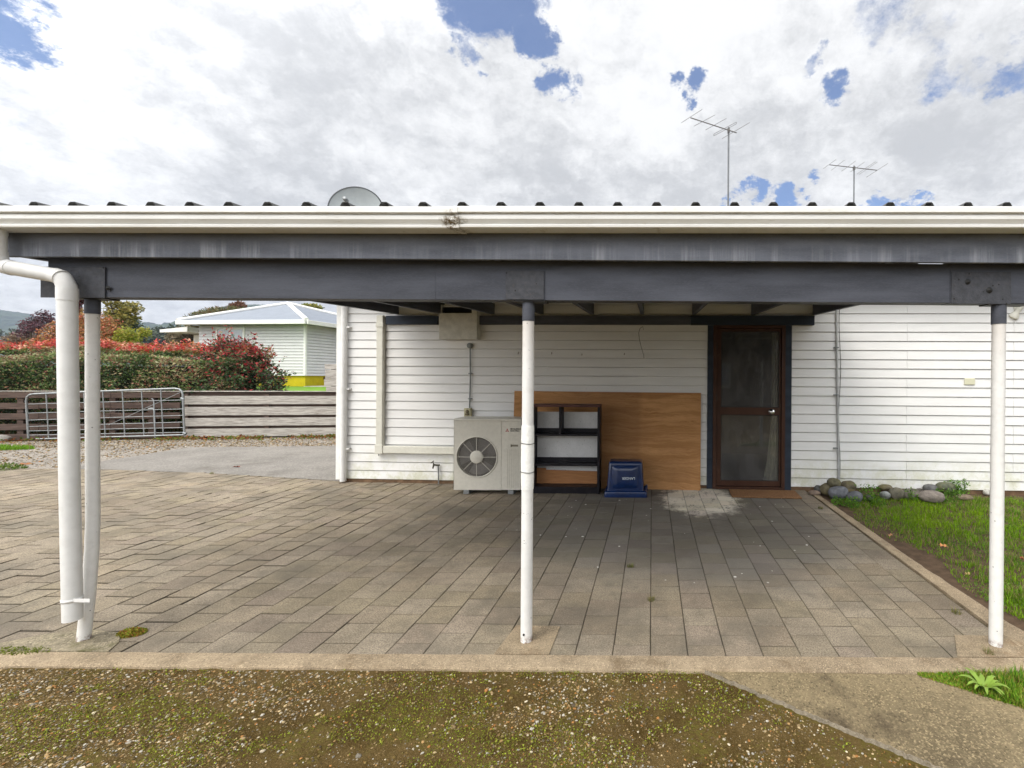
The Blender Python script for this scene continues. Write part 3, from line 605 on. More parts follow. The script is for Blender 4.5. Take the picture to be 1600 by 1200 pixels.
# roof: low hip of dark steel, fascia and gutter
OV = 0.32; ez = 2.74; rz = ez + 0.95; mb = MB(WM)
e0, e1, f0, f1 = -0.45, LEN + 0.45, -OV, DEP + OV; ry = DEP / 2
mb.add([(e0, f0, ez), (e1, f0, ez), (e1, f1, ez), (e0, f1, ez), (3.6, ry, rz), (LEN - 3.6, ry, rz)], [(0, 1, 5, 4), (1, 2, 5), (2, 3, 4, 5), (3, 0, 4), (3, 2, 1, 0)])
mb.build('roof', M_roof, H)
mb = MB(WM)
for a, b, c, d_ in [(e0, e1, f0, f0 + .02), (e0, e1, f1 - .02, f1), (e0, e0 + .02, f0 + .022, f1 - .022), (e1 - .02, e1, f0 + .022, f1 - .022)]: mb.box(a, b, c, d_, ez - 0.14, ez - 0.002)
mb.build('eave_fascia', M_white, H)
mb = MB(WM); mb.box(e0 + .03, e1 - .03, f0 + .03, f1 - .03, ez - 0.02, ez - 0.01); mb.build('soffit', M_white, H)
# downpipe on the corner
mb = MB(WM); s0 = wp(537, 600, 0.07)[0]
mb.tube([(s0, -0.07, z) for z in np.linspace(0.02, 2.55, 12)], 0.038, 20)
for z in (1.28,): mb.tube([(s0, -0.07, z - 0.03), (s0, -0.07, z + 0.03)], 0.042, 20)
hp = mb.build('downpipe', M_pvc, H)
for z in (0.45, 1.26, 2.1): mb = MB(WM); mb.box(s0 + 0.036, s0 + 0.075, -0.075, -0.02, z, z + 0.02); mb.build('clip', M_pvc, hp)
# door casing
mb = MB(WM)
mb.box(dl, fl - 0.001, -0.032, 0.02, 0.0, ft + 0.055, 0.002); mb.box(fr + 0.001, dr_, -0.032, 0.02, 0.0, ft + 0.055, 0.002); mb.box(fl, fr, -0.031, 0.02, ft, ft + 0.055, 0.002)
mb.build('door_casing', M_navy, H)
M_brown = mat('brown_aluminium', (0.060, 0.028, 0.018), 0.38, 0.15, 5, dirt=(0.12, 0.075, 0.05), dirt_amt=0.3)
sill_z = wp(1170, 757)[1]
mb = MB(WM); fw = 0.045
mb.box(fl, fl + fw, -0.04, 0.07, 0.0, ft, 0.002); mb.box(fr - fw, fr, -0.04, 0.07, 0.0, ft, 0.002); mb.box(fl + fw, fr - fw, -0.04, 0.07, ft - fw, ft, 0.002)
mb.box(fl + fw, fr - fw, -0.05, 0.07, 0.0, 0.035, 0.002)
mb.build('door_frame', M_brown, H)
gx0, gz1 = wp(1127, 518); gx1, gz0 = wp(1217, 637); _, hz1 = wp(1170, 648); _, hz0 = wp(1170, 751)
a, b = fl + fw + 0.003, fr - fw - 0.003
mb = MB(WM); y0, y1 = -0.012, 0.028
mb.box(a, gx0, y0, y1, 0.04, ft - fw - 0.004, 0.0025); mb.box(gx1, b, y0, y1, 0.04, ft - fw - 0.004, 0.0025)
mb.box(gx0, gx1, y0, y1, gz1, ft - fw - 0.004, 0.0025); mb.box(gx0, gx1, y0, y1, hz1, gz0, 0.0025); mb.box(gx0, gx1, y0, y1, 0.04, hz0, 0.0025)
door = mb.build('door', M_brown, H); tag(door, 'brown framed glazed back door with two panes')
def glassmat():
    m, nt, b = newmat('door_glass'); out = m.node_tree.nodes['Material Output']
    gl = nt.n('ShaderNodeBsdfGlossy', Roughness=0.04, Color=(0.9, 0.9, 0.9)); tr = nt.n('ShaderNodeBsdfTransparent', Color=(0.78, 0.78, 0.76)); df = nt.n('ShaderNodeBsdfDiffuse', Color=(0.20, 0.197, 0.195))
    fr_ = nt.n('ShaderNodeFresnel', IOR=1.5); dirt = nt.ramp(nt.noise(nt.scaled(nt.geo(), (1, 1, 0.6)), 5, 8, 0.7), 0.3, 0.8, 0.12, 0.40)  # dusty film whose diffuse grey also stands in for the mid-grey reflection
    m1 = nt.n('ShaderNodeMixShader', Fac=dirt); nt.l.new(tr.outputs[0], m1.inputs[1]); nt.l.new(df.outputs[0], m1.inputs[2])
    m2 = nt.n('ShaderNodeMixShader', Fac=fr_.outputs[0]); nt.l.new(m1.outputs[0], m2.inputs[1]); nt.l.new(gl.outputs[0], m2.inputs[2])
    nt.l.new(m2.outputs[0], out.inputs[0]); return m
M_glass = glassmat()
for za, zb in ((gz0, gz1), (hz0, hz1)):
    mb = MB(WM); mb.box(gx0 - 0.004, gx1 + 0.004, 0.006, 0.011, za - 0.004, zb + 0.004); mb.build('pane', M_glass, door)
    mb = MB(WM)
    for q in [(gx0, gx0 + .008, za, zb), (gx1 - .008, gx1, za, zb), (gx0 + .008, gx1 - .008, za, za + .008), (gx0 + .008, gx1 - .008, zb - .008, zb)]: mb.box(q[0], q[1], -0.006, 0.005, q[2], q[3])
    mb.build('glazing_seal', M_black, door)
M_chrome = mat('chrome', (0.75, 0.75, 0.73), 0.18, 0.03, 5, metal=1, spec=.5)
ks, kz = wp(1205, 643)
mb = MB(WM); mb.lathe([(0.0, 0), (0.038, 0), (0.038, 0.006), (0.016, 0.010), (0.014, 0.035), (0.031, 0.045), (0.035, 0.060), (0.026, 0.074), (0, 0.078)], Matrix.Translation((ks, -0.012, kz)) @ Matrix.Rotation(R(90), 4, 'X'), 20)
mb.build('door_knob', M_chrome, door)
for zz_ in (ft - 0.32, 1.15, 0.3):
    mb = MB(WM); mb.tube([(fl + fw, -0.018, zz_), (fl + fw, -0.018, zz_ + 0.10)], 0.007, 8); mb.build('hinge', M_black, door)
# room behind the door
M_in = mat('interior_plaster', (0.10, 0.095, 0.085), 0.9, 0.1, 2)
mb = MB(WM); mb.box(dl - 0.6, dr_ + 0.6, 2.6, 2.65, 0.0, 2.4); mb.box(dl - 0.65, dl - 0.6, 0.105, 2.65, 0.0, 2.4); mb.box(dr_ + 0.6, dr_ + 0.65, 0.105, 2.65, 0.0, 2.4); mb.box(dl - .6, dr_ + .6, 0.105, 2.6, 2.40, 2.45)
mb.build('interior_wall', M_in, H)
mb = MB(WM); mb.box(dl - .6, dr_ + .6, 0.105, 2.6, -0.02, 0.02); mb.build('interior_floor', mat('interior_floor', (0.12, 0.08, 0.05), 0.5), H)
mb = MB(WM); V = []; n = 40; za, zb = 0.05, ft - 0.05
x0_, x1_ = gx1 - 0.085, gx1 + 0.06
rows = [za, 0.35, 0.8, 1.2, 1.7, zb]; spread = [0.12, 0.06, 0.01, 0.0, 0.0, 0.0]
for r_, sp_ in zip(rows, spread):
    for i in range(n): t = i / (n - 1); V.append((x0_ - sp_ + (x1_ - x0_ + sp_) * t, 0.040 + 0.010 * math.sin(t * 22 + r_), r_))
mb.add(V, [(j * n + i, j * n + i + 1, (j + 1) * n + i + 1, (j + 1) * n + i) for j in range(len(rows) - 1) for i in range(n - 1)], True)
tag(mb.build('curtain', mat('curtain_cloth', (0.80, 0.80, 0.68), 0.9), base=wpt(gx1, 0, 0)), 'pale narrow curtain hanging inside the door glass', 'curtain')

# ------------------------------------------------------------------ carport
K = thing('carport', (-0.7, 2.52, 0), 'low lean-to carport with blue grey beams, white posts and ribbed roof', 'carport')
XL, XR = -3.52, 2.16
ZR0, ZR1, YR0, YR1 = 2.092, 2.262, 2.425, 6.16
def raf_z(y): return ZR0 + 0.012 + (2.268 - ZR0) * (y - YR0) / (5.95 - YR0)
def wally(x): return 6.24 - (x + 4.29) * 0.0498
# posts
def post(pts, r, lab):
    mb = MB(); mb.tube(pts, r, 28); o = mb.build('post', M_post, K); o['label'] = lab; return o
pc = [at(826, 490, 2.52), gp(826, 997)]; pc[1].z = 0.0; pc = [Vector((-0.688, 2.52, z)) for z in np.linspace(0.004, 1.885, 8)]
p1 = post(pc, 0.0315, 'straight white middle post with a rough wrapped sleeve')
pl_ = [Vector((-3.125, 2.505, 0.004)), Vector((-3.115, 2.507, 0.12)), Vector((-3.105, 2.51, 0.25)), Vector((-3.096, 2.51, 0.38)), Vector((-3.091, 2.512, 0.5)), Vector((-3.090, 2.515, 0.65)), Vector((-3.102, 2.52, 1.2)), Vector((-3.106, 2.52, 1.885))]
p0 = post(pl_, 0.0275, 'white left post bent and dented near its foot')
p2 = post([Vector((1.907 + 0.006 * t, 2.51, z)) for t, z in zip(np.linspace(0, 1, 8), np.linspace(0.004, 1.885, 8))], 0.0325, 'white right hand post with chipped paint')
# painted collars, base cap, sleeve
for (x, y, r, par) in ((-0.688, 2.52, 0.0325, p1), (-3.106, 2.52, 0.0295, p0), (1.912, 2.51, 0.0345, p2)):
    mb = MB(); mb.tube([(x, y, 1.775 if par is not p0 else 1.80), (x, y, 1.8845)], r * 1.03, 28); mb.build('collar', M_beam, par)
mb = MB(); zt, zb_ = at(826, 688, 2.5).z, at(826, 760, 2.5).z; n = 26
ps = [(-0.688, 2.52, zb_ - 0.02 + (zt - zb_ + 0.10) * i / n) for i in range(n + 1)]; rs = [0.0335 + 0.0022 * max(0.0, math.sin(math.pi * i / n)) ** 0.5 + 0.0005 * mnoise.noise(Vector((i * .7, 0, 0))) for i in range(n + 1)]
mb.tube(ps, rs, 28); mb.build('sleeve', mat('painted_wrap', (0.80, 0.80, 0.77), 0.6, 0.05, 10, bmp=0.35, bscale=55), p1)
for py in (693, 738):
    z = at(826, py, 2.5).z; mb = MB(); mb.tube([(-0.688 + 0.0375 * math.cos(a), 2.52 + 0.0375 * math.sin(a), z + 0.002 * math.sin(a * 2)) for a in np.linspace(0, 2 * math.pi, 25)], 0.0016, 6, False); mb.build('wire_tie', M_black, p1)
mb = MB(); mb.tube([(-0.694, 2.485, 0.055), (-0.694, 2.492, 0.055)], 0.006, 8); mb.build('bolt', M_black, p1)
# beam (two long planks with a joint), gusset plates
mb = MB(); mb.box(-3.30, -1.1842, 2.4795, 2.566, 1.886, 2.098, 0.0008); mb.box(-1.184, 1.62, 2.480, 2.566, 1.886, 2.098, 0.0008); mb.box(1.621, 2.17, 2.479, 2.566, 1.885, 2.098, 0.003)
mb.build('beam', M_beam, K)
M_plate = mat('painted_plate', (0.062, 0.065, 0.075), 0.55, 0.2, 30, bmp=0.25, bscale=120, dirt=(0.13, 0.11, 0.10), dirt_amt=0.3, dscale=40)
_nt = NT(M_plate.node_tree); _b = M_plate.node_tree.nodes['Principled BSDF']; _v = _nt.n('ShaderNodeTexVoronoi', Vector=_nt.scaled(_nt.geo(), (1, 0, 1)), Scale=27.0)
_c = _b.inputs['Base Color'].links[0].from_socket; _nt.set(_b.inputs['Base Color'], _nt.mix(_nt.ramp(_v.outputs['Distance'], 0.10, 0.15, 0.85, 0), _c, (0.015, 0.012, 0.012)))
for (xa, xb, za, zb, bolts) in ((-0.800, -0.592, 1.8875, 2.045, 26), (1.625, 1.95, 1.880, 2.055, 22), (-3.33, -2.98, 1.882, 2.05, 6)):
    mb = MB(); mb.box(xa, xb, 2.471, 2.476, za, zb, 0.001); pt = mb.build('gusset_plate', M_plate, K)
for bx, bz, rr in ((1.712, 2.00, 0.010), (1.83, 1.955, 0.011), (-2.96, 1.935, 0.008)):
    mb = MB(); mb.lathe([(0, 0.008), (rr * .6, 0.008), (rr * .7, 0.003), (rr * 1.5, 0.002), (rr * 1.6, 0)], Matrix.Translation((bx, 2.4705, bz)) @ Matrix.Rotation(R(90), 4, 'X'), 12); mb.build('bolt', M_black, K)
# post head flanges
for x, yy in ((-0.688, 2.52), (-3.106, 2.52), (1.912, 2.51)):
    mb = MB(); mb.box(x - 0.07, x + (0.10 if x < 0 else 0.16), 2.478, 2.566, 1.8795, 1.8855); mb.build('head_plate', M_black, K)
# rafters
for i, px in enumerate([609, 684, 765, 844, 924, 1003, 1083, 1174, 1267]):
    D = wally(0) ; xb_ = (px - CX) / F * 6.0; xa_ = xb_ * 0.985
    if i == 8: xb_ = xa_ = 2.10
    if i == 0: xb_ = xa_ = -3.47
    mb = MB(); hw = 0.0225; x_ = xb_; ye = wally(x_) - 0.024
    vs = []
    for y in (YR0, ye):
        for dx, dz in ((-hw, 0), (hw, 0), (hw, 0.148), (-hw, 0.148)): vs.append((x_ + dx, y, raf_z(y) + dz))
    mb.add(vs, [(0, 1, 2, 3), (7, 6, 5, 4), (0, 4, 5, 1), (1, 5, 6, 2), (2, 6, 7, 3), (3, 7, 4, 0)]); mb.build('rafter', M_beam, K)
# purlins over the rafters
for y in (2.6, 3.7, 4.8, 5.8):
    mb = MB(); z = raf_z(y) + 0.152; mb.box(XL, XR, y, y + 0.045, z, z + 0.088); mb.build('purlin', M_beam, K)
# ledger on the house wall
la, zt = wp(640, 493, 0.05); _, zb2 = wp(1000, 507.5, 0.05); _, zt = wp(1000, 493.5, 0.05)
lb, _ = wp(684, 500, .05); lc, _ = wp(748, 500, .05); ld, _ = wp(1079, 500, .05); le, _ = wp(1272, 500, .05); la, _ = wp(604, 500, .05)
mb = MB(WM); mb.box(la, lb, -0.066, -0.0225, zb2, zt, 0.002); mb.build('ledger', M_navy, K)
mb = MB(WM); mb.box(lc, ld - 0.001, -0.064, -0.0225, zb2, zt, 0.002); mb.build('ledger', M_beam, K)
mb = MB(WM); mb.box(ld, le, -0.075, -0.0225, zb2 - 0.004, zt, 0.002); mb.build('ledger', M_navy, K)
# fascia
mb = MB(); mb.box(-3.425, 2.20, 2.400, 2.424, 2.086, 2.262, 0.002); mb.build('fascia', M_fascia, K)
# ribbed roof sheet
roofz = lambda y: raf_z(y) + 0.245
pitch = 0.2027; mb = MB(); prof = []
x = XL - 0.05; x_first = (62 - CX) / F * 2.38 - pitch * 0; k0 = -3.235
xs_ = []
k = 0; cx_ = (660 - CX) / F * 2.37
while cx_ > XL + 0.05: cx_ -= pitch
ribs = []
while cx_ < XR + 0.02: ribs.append(cx_); cx_ += pitch
prof = [(XL - 0.03, 0)]
for c in ribs:
    prof += [(c - 0.034, 0), (c - 0.019, 0.030), (c - 0.012, 0.036), (c + 0.012, 0.036), (c + 0.019, 0.030), (c + 0.034, 0)]
    prof += [(c + 0.085, 0), (c + 0.093, 0.012), (c + 0.110, 0.012), (c + 0.118, 0)]
prof = [p for p in prof if p[0] < XR + 0.05] + [(XR + 0.05, 0)]
n = len(prof)
def sheet(y0, y1, th):
    vs = []
    for y in (y0, y1):
        for o_ in (0, -th):
            vs += [(p[0], (y if y < 3 else wally(p[0]) - .026), roofz(y) + p[1] + o_ + .006 * p[0]) for p in prof]
    fs = [(i, i + 1, 2 * n + i + 1, 2 * n + i) for i in range(n - 1)] + [(n + i, 3 * n + i, 3 * n + i + 1, n + i + 1) for i in range(n - 1)]
    fs += [(i, n + i, n + i + 1, i + 1) for i in range(n - 1)] + [(2 * n + i, 2 * n + i + 1, 3 * n + i + 1, 3 * n + i) for i in range(n - 1)]
    fs += [(0, 2 * n, 3 * n, n), (n - 1, 2 * n - 1, 4 * n - 1, 3 * n - 1)]
    return vs, fs
yw = wally(XR) - 0.03
vs, fs = sheet(2.365, yw, 0.0012); mb.add(vs, fs); mb.build('roof_sheet', M_roof, K)
# gutter: slopes to the downpipe on the left
gl0, gr0 = Vector((-3.62, 0, 2.2045)), Vector((2.25, 0, 2.2375))
def gutter_prof(z0, dz=0.0):
    h = 0.1005
    o = [(2.392, 0.003), (2.300, 0.0), (2.292, 0.004), (2.290, 0.014), (2.294, 0.018), (2.300, 0.020), (2.290, 0.028), (2.280, 0.041), (2.279, 0.054), (2.284, 0.064), (2.290, 0.069), (2.276, 0.070), (2.268, 0.072), (2.267, 0.097), (2.270, h), (2.282, h)]
    inn = [(2.282, h - 0.004), (2.274, h - 0.006), (2.274, 0.076), (2.292, 0.072), (2.285, 0.054), (2.296, 0.03), (2.306, 0.006), (2.388, 0.008), (2.388, h - 0.01), (2.392, h - 0.01)]
    return [(a, z0 + (b if b < 0.02 else 0.02 + (b - 0.02) * (0.0805 / 0.092) if b < 0.0925 and False else b)) for a, b in o + inn]
def guttermat():
    m, nt, b = newmat('gutter_enamel', .4); g = nt.geo()
    c = nt.mix(nt.ramp(nt.noise(nt.scaled(g, (1, 1, 3)), 3, 5), .3, .7), (0.74, 0.74, 0.71), (0.82, 0.82, 0.80))
    c = nt.mix(nt.ramp(nt.noise(nt.scaled(g, (3, 1, 30)), 5, 8, 0.75), 0.56, 0.72, 0, 0.5), c, (0.33, 0.28, 0.20))
    d_ = nt.vmath('DISTANCE', nt.scaled(nt.vmath('ADD', g, nt.vmath('SCALE', nt.vmath('SUBTRACT', nt.noise(g, 22, 6, .7, col=True), (.5, .5, .5)), 0.12)), (1, 0, 1.3)), (-1.005, 0, 2.25 * 1.3))
    c = nt.mix(nt.math('MULTIPLY', nt.ramp(d_, 0.075, 0.02), nt.ramp(nt.noise(g, 60, 6, .8), .4, .55)), c, (0.12, 0.08, 0.03))
    nt.set(b.inputs['Base Color'], c); b.inputs['Roughness'].default_value = 0.35; return m
mb = MB(); xj = -1.0
def gseg(x0, x1, za, zb, tw=0):
    pa, pb = gutter_prof(za), gutter_prof(zb); n = len(pa)
    vs = [(x0, p[0] + tw, p[1]) for p in pa] + [(x1, p[0], p[1]) for p in pb]
    mb.add(vs, [(i, (i + 1) % n, n + (i + 1) % n, n + i) for i in range(n)] + [tuple(range(n)), tuple(range(n, 2 * n))])
gz = lambda x: gl0.z + (gr0.z - gl0.z) * (x - gl0.x) / (gr0.x - gl0.x)
gseg(-3.62, xj, gz(-3.62) - 0.001, gz(xj) - 0.004); gseg(xj + 0.001, 2.25, gz(xj) - 0.001, gz(2.25))
G = mb.build('gutter', guttermat(), K)
mb = MB()
pa = [(a - 0.0025, b_ - 0.0015) for a, b_ in gutter_prof(gz(xj) - 0.0035)[:16]]; pa2 = pa + [(a + 0.004, b_) for a, b_ in reversed(pa)]
mb.prism(pa2, xj - 0.026, xj + 0.022, 'x'); mb.build('joiner', bpy.data.materials['gutter_enamel'], G)
# downpipe
mb = MB(); q = [at(-7, 357, 2.33), at(-7, 398, 2.34), at(-2, 410, 2.35), at(10, 417, 2.36), at(84, 430, 2.40), at(98, 435, 2.405), at(104, 447, 2.41), at(105, 462, 2.41), at(106, 560, 2.415), at(109, 760, 2.42), at(113.5, 968, 2.43)]
mb.tube(q, 0.0375, 28); dp = mb.build('downpipe', M_pvc, K)
for i, (pa_, pb_) in enumerate([((-7, 393), (-5, 408)), ((9, 416), (20, 419)), ((86, 430), (97, 434)), ((105, 450), (105, 470)), ((-7, 355), (-7, 366))]):
    mb = MB(); mb.tube([at(*pa_, 2.345 if i in (0, 4) else 2.365 if i == 1 else 2.402 if i == 2 else 2.41), at(*pb_, 2.345 if i in (0, 4) else 2.365 if i == 1 else 2.402 if i == 2 else 2.41)], 0.0395, 28); mb.build('pipe_socket', M_pvc, dp)
c = at(113, 936, 2.43); mb = MB(); mb.lathe([(0.038, -0.008), (0.0405, -0.008), (0.0405, 0.008), (0.038, 0.008)], Matrix.Translation(c), 28)
mb.box(c.x + 0.03, c.x + 0.12, c.y - 0.022, c.y - 0.019, c.z - 0.006, c.z + 0.012); mb.build('pipe_strap', M_pvc, dp)

# ------------------------------------------------------------------ things on the wall
sA, zA = wp(686, 530, 0.14); sB, _ = wp(745, 530, 0.14); zT = 2.40
vb = thing('vent_box', tuple(wpt((sA + sB) / 2, 0.08, zA)), 'cream sheet metal box high on the wall below the rafters', 'vent box')
mb = MB(WM); y0_, y1_ = -0.14, -0.024
mb.box(sA, sB, y0_, y0_ + 0.004, zA, 2.29, 0.001); mb.box(sA, sA + 0.004, y0_ + .004, y1_, zA, zT); mb.box(sB - 0.004, sB, y0_ + .004, y1_, zA, zT); mb.box(sA + .004, sB - .004, y0_ + .004, y1_, zA, zA + .004)
mb.box(sA, sA + 0.04, y0_, y0_ + .004, 2.291, zT); mb.box(sB - 0.07, sB, y0_, y0_ + .004, 2.291, zT); mb.box(sA + .04, sB - .07, y0_, y0_ + .004, 2.37, zT)
mb.build('case', M_slab_under, vb)
mb = MB(WM); mb.box(sA + .006, sB - .006, y1_ - .01, y1_ - 0.002, zA + .006, zT); mb.build('back', M_black, vb)
# ducting of the heat pump
M_duct = M_cream
s1, z1 = wp(589, 497, .06); s2, _ = wp(600, 497, .06); _, zb_ = wp(594, 708, .06); _, zt_ = wp(640, 697, .06); s3, _ = wp(712, 700, .06)
dt = thing('pipe_duct', tuple(wpt(s1, .05, zb_)), 'cream plastic duct running down the wall and across to the heat pump', 'duct')
mb = MB(WM); mb.box(s1 + .008, s2, -0.085, -0.024, zt_, 2.27, 0.008, seg=2); mb.build('vertical_run', M_duct, dt)
mb = MB(WM); mb.box(s2 - 0.002, s3 + .05, -0.082, -0.024, zb_, zt_ - 0.001, 0.01, seg=2); mb.build('horizontal_run', M_duct, dt)
mb = MB(WM); mb.box(s1 - 0.004, s2 + 0.008, -0.092, -0.024, zb_ - 0.008, zt_ + 0.02, 0.008, seg=2); mb.build('elbow', M_duct, dt)
mb = MB(WM); zc = wp(594, 508, .06)[1]; mb.box(s1 + .002, s2 + 0.006, -0.092, -0.024, zc - .03, zc + .03, 0.006, seg=2); mb.build('coupling', M_duct, dt)
mb = MB(WM); mb.tube([(s1 + .03, -.05, zb_ - .01), (s1 + .028, -.05, zb_ - .04)], .006, 8); mb.build('drain_stub', M_galv, dt)
# electrical conduit and isolator
M_grey = mat('grey_conduit', (0.20, 0.22, 0.22), 0.5, 0.1, 10)
sj, zj = wp(734, 540, .05); sk, zk = wp(733, 640, .05)
cn = thing('conduit', tuple(wpt(sj, .04, zk)), 'thin grey conduit dropping from a round junction box to the isolator', 'conduit')
mb = MB(WM); mb.tube([(sj, -.04, zj), (sj + .006, -.04, (zj + zk) / 2), (sj - 0.002, -.04, zk - .02)], 0.0085, 10); mb.build('pipe', M_grey, cn)
mb = MB(WM); mb.lathe([(0, .05), (.03, .048), (.036, .04), (.037, 0)], Matrix.Translation((sj, -.022, zj)) @ Matrix.Rotation(R(90), 4, 'X'), 20); mb.build('junction_box', M_grey, cn)
for z in (zj - .38, zj - .72): mb = MB(WM); mb.box(sj - .02, sj + .026, -.05, -.022, z, z + .012); mb.build('saddle', M_grey, cn)
si0, zi1 = wp(725, 638, .07); si1, zi0 = wp(735.5, 656, .07)
isw = thing('isolator_switch', tuple(wpt((si0 + si1) / 2, .05, zi0)), 'small cream isolator switch directly above the heat pump', 'switch')
mb = MB(WM); mb.box(si0, si1, -.075, -.022, zi0, zi1, .006, seg=2); mb.build('case', mat('aged_cream', (0.50, 0.47, 0.30), .6, .2, 20), isw)
mb = MB(WM); mb.box(si0 + .02, si1 - .02, -.09, -.0755, zi0 + .06, zi0 + .085, .003); mb.lathe([(0, .012), (.02, .012), (.024, 0)], Matrix.Translation(((si0 + si1) / 2, -.0755, zi0 + .11)) @ Matrix.Rotation(R(90), 4, 'X'), 16); mb.build('dial', mat('brown_plastic', (.16, .13, .08), .5), isw)
# tap
st_, zt2 = wp(684, 727, .06); sv, zv = wp(675, 724, .08)
tp = thing('garden_tap', tuple(wpt(st_, .05, 0)), 'old brass garden tap on a thin standpipe left of the heat pump', 'tap')
M_brass = mat('tarnished_brass', (0.09, 0.085, 0.06), .5, .3, 30, metal=.6)
mb = MB(WM); mb.tube([(st_ + .008, -.05, 0.0), (st_ + .006, -.05, .12), (st_, -.05, zt2)], .009, 10); mb.build('standpipe', M_galv, tp)
mb = MB(WM); mb.tube([(st_ + .02, -.05, zt2), (st_ - .02, -.055, zt2), (sv + .01, -.075, zt2 + .01)], .012, 10); mb.tube([(sv + .02, -.07, zt2 + .008), (sv + .012, -.085, zt2 - .04)], [.012, .009], 10); mb.build('spout', M_brass, tp)
mb = MB(WM); mb.tube([(sv + .022, -.07, zt2 + .01), (sv + .005, -.07, zt2 + .045)], .006, 8); mb.tube([(sv - .02, -.07, zt2 + .03), (sv + .02, -.07, zt2 + .06)], .006, 8); mb.build('handle', M_brass, tp)
# right hand conduit + loose cable
sc_, zc1 = wp(1307, 494, .04); sc2, zc0 = wp(1311, 752, .04)
c2_ = thing('conduit', tuple(wpt(sc_, .03, zc0)), 'tall pale grey conduit on the wall right of the door', 'conduit')
mb = MB(WM); mb.tube([(sc_, -.036, 2.6), (sc_, -.036, zc1), (sc2, -.036, 0.06)], .0125, 10); mb.build('pipe', mat('pale_conduit', (.42, .43, .43), .5, .1, 8), c2_)
for z in (1.85, 1.24, .55): mb = MB(WM); mb.box(sc_ - .028, sc_ + .03, -.05, -.022, z, z + .014); mb.build('saddle', M_grey, c2_)
mb = MB(WM); mb.tube([(sc_ + .05 + .012 * math.sin(z * 5) , -.03, z) for z in np.linspace(2.6, 0.10, 30)], .0032, 6); tag(mb.build('cable', M_black, base=wpt(sc_ + .05, .03, .1)), 'thin black cable hanging loosely beside the right conduit', 'cable')
# cover plate
sa, za = wp(1508, 591, .04); sb, zb3 = wp(1524, 601, .04)
mb = MB(WM); mb.box(sa, sb, -.036, -.021, zb3, za, .003, seg=2); tag(mb.build('cover_plate', mat('cream_plate', (.66, .65, .48), .5, .04), base=wpt(sa, .03, zb3)), 'small cream blank cover plate on the wall left of the right post', 'cover plate')
# sensor light
sl_, zl_ = wp(1597, 482, .12)
L = thing('flood_light', tuple(wpt(sl_, .03, zl_)), 'cream outdoor flood lamp on the wall at the right edge', 'lamp')
mb = MB(WM); mb.lathe([(0, .03), (.05, .028), (.055, .01), (.055, 0)], Matrix.Translation((sl_ + .02, -.022, zl_ + .03)) @ Matrix.Rotation(R(90), 4, 'X'), 20); mb.build('mount', M_cream, L)
Ml = Matrix.Translation((sl_ + .015, -.07, zl_ + .02)) @ Matrix.Rotation(R(28), 4, 'X') @ Matrix.Rotation(R(200), 4, 'Y')
mb = MB(WM); mb.lathe([(0, -.02), (.022, -.02), (.025, .03), (.03, .06), (.045, .09), (.062, .125), (.062, .135)], Ml, 24); mb.build('lamp_holder', M_cream, L)
mb = MB(WM); mb.lathe([(.060, .134), (.04, .15), (0, .156)], Ml, 24); mb.build('lens', mat('lamp_lens', (.75, .72, .58), .25, .03), L)
# hooks / nails / hanging wire
for px, py, lab in ((811, 551, 'rusty nail in the wall beside the middle post'), (863, 551, 'short bent hook in the wall right of the middle post'), (910, 553, 'small dark screw in the wall under the ledger'), (976, 552, 'rusty screw hook in the wall above the plywood')):
    s, z = wp(px, py); mb = MB(WM); mb.tube([(s, -.01, z), (s, -.03, z), (s + .002, -.034, z - .012), (s - .004, -.034, z - .022)], .0045, 6); tag(mb.build('nail', mat('rust', (.12, .07, .04), .8, .3, 40), base=wpt(s, .02, z)), lab, 'nail', 'nails and hooks in the shaded wall')
pts = [(1003, 508), (1000, 513), (998, 520), (999, 530), (1002, 542), (1006, 556), (1006, 560)]
mb = MB(WM); mb.tube([(wp(1006, 516)[0], -.07, wp(1006, 516)[1]), (wp(1005, 511)[0], -.07, wp(1005, 511)[1])] + [(wp(*p, .06)[0], -.06, wp(*p, .06)[1]) for p in pts[1:]], .0028, 6)
tag(mb.build('hanging_wire', M_black, base=wpt(wp(1003, 508)[0], .06, 2.1)), 'thin black wire hanging from the ledger', 'wire')

# ------------------------------------------------------------------ heat pump
hx0, hx1 = at(709, 700, 5.60).x, at(814, 700, 5.60).x; HT = 0.905
hpmp = thing('heat_pump', ((hx0 + hx1) / 2, 5.78, 0), 'cream outdoor heat pump unit with a round fan grille against the wall', 'heat pump')
M_hp = mat('cream_enamel', (0.63, 0.605, 0.53), .42, .04, 3, dirt=(.40, .37, .30), dirt_amt=.2)
yf, yb = 5.60, 5.93; fcx = at(745, 714, 5.6).x; fcz = at(745, 714, 5.6).z; FR = 0.247
# front face with a round opening
mb = MB(); n = 64; zb0 = 0.055; sx = at(783.5, 700, 5.6).x
ring = [(fcx + FR * math.cos(2 * math.pi * k / n), fcz + FR * math.sin(2 * math.pi * k / n)) for k in range(n)]
def proj(a):
    dx, dz = math.cos(a), math.sin(a); t = 1e9
    for lim, o_, dd in ((hx0, fcx, dx), (sx - .002, fcx, dx), (zb0, fcz, dz), (HT, fcz, dz)):
        if abs(dd) > 1e-9:
            q_ = (lim - o_) / dd
            if q_ > 0: t = min(t, q_)
    return (fcx + dx * t, fcz + dz * t)
angs = [2 * math.pi * k / n for k in range(n)]; outer = [proj(a) for a in angs]
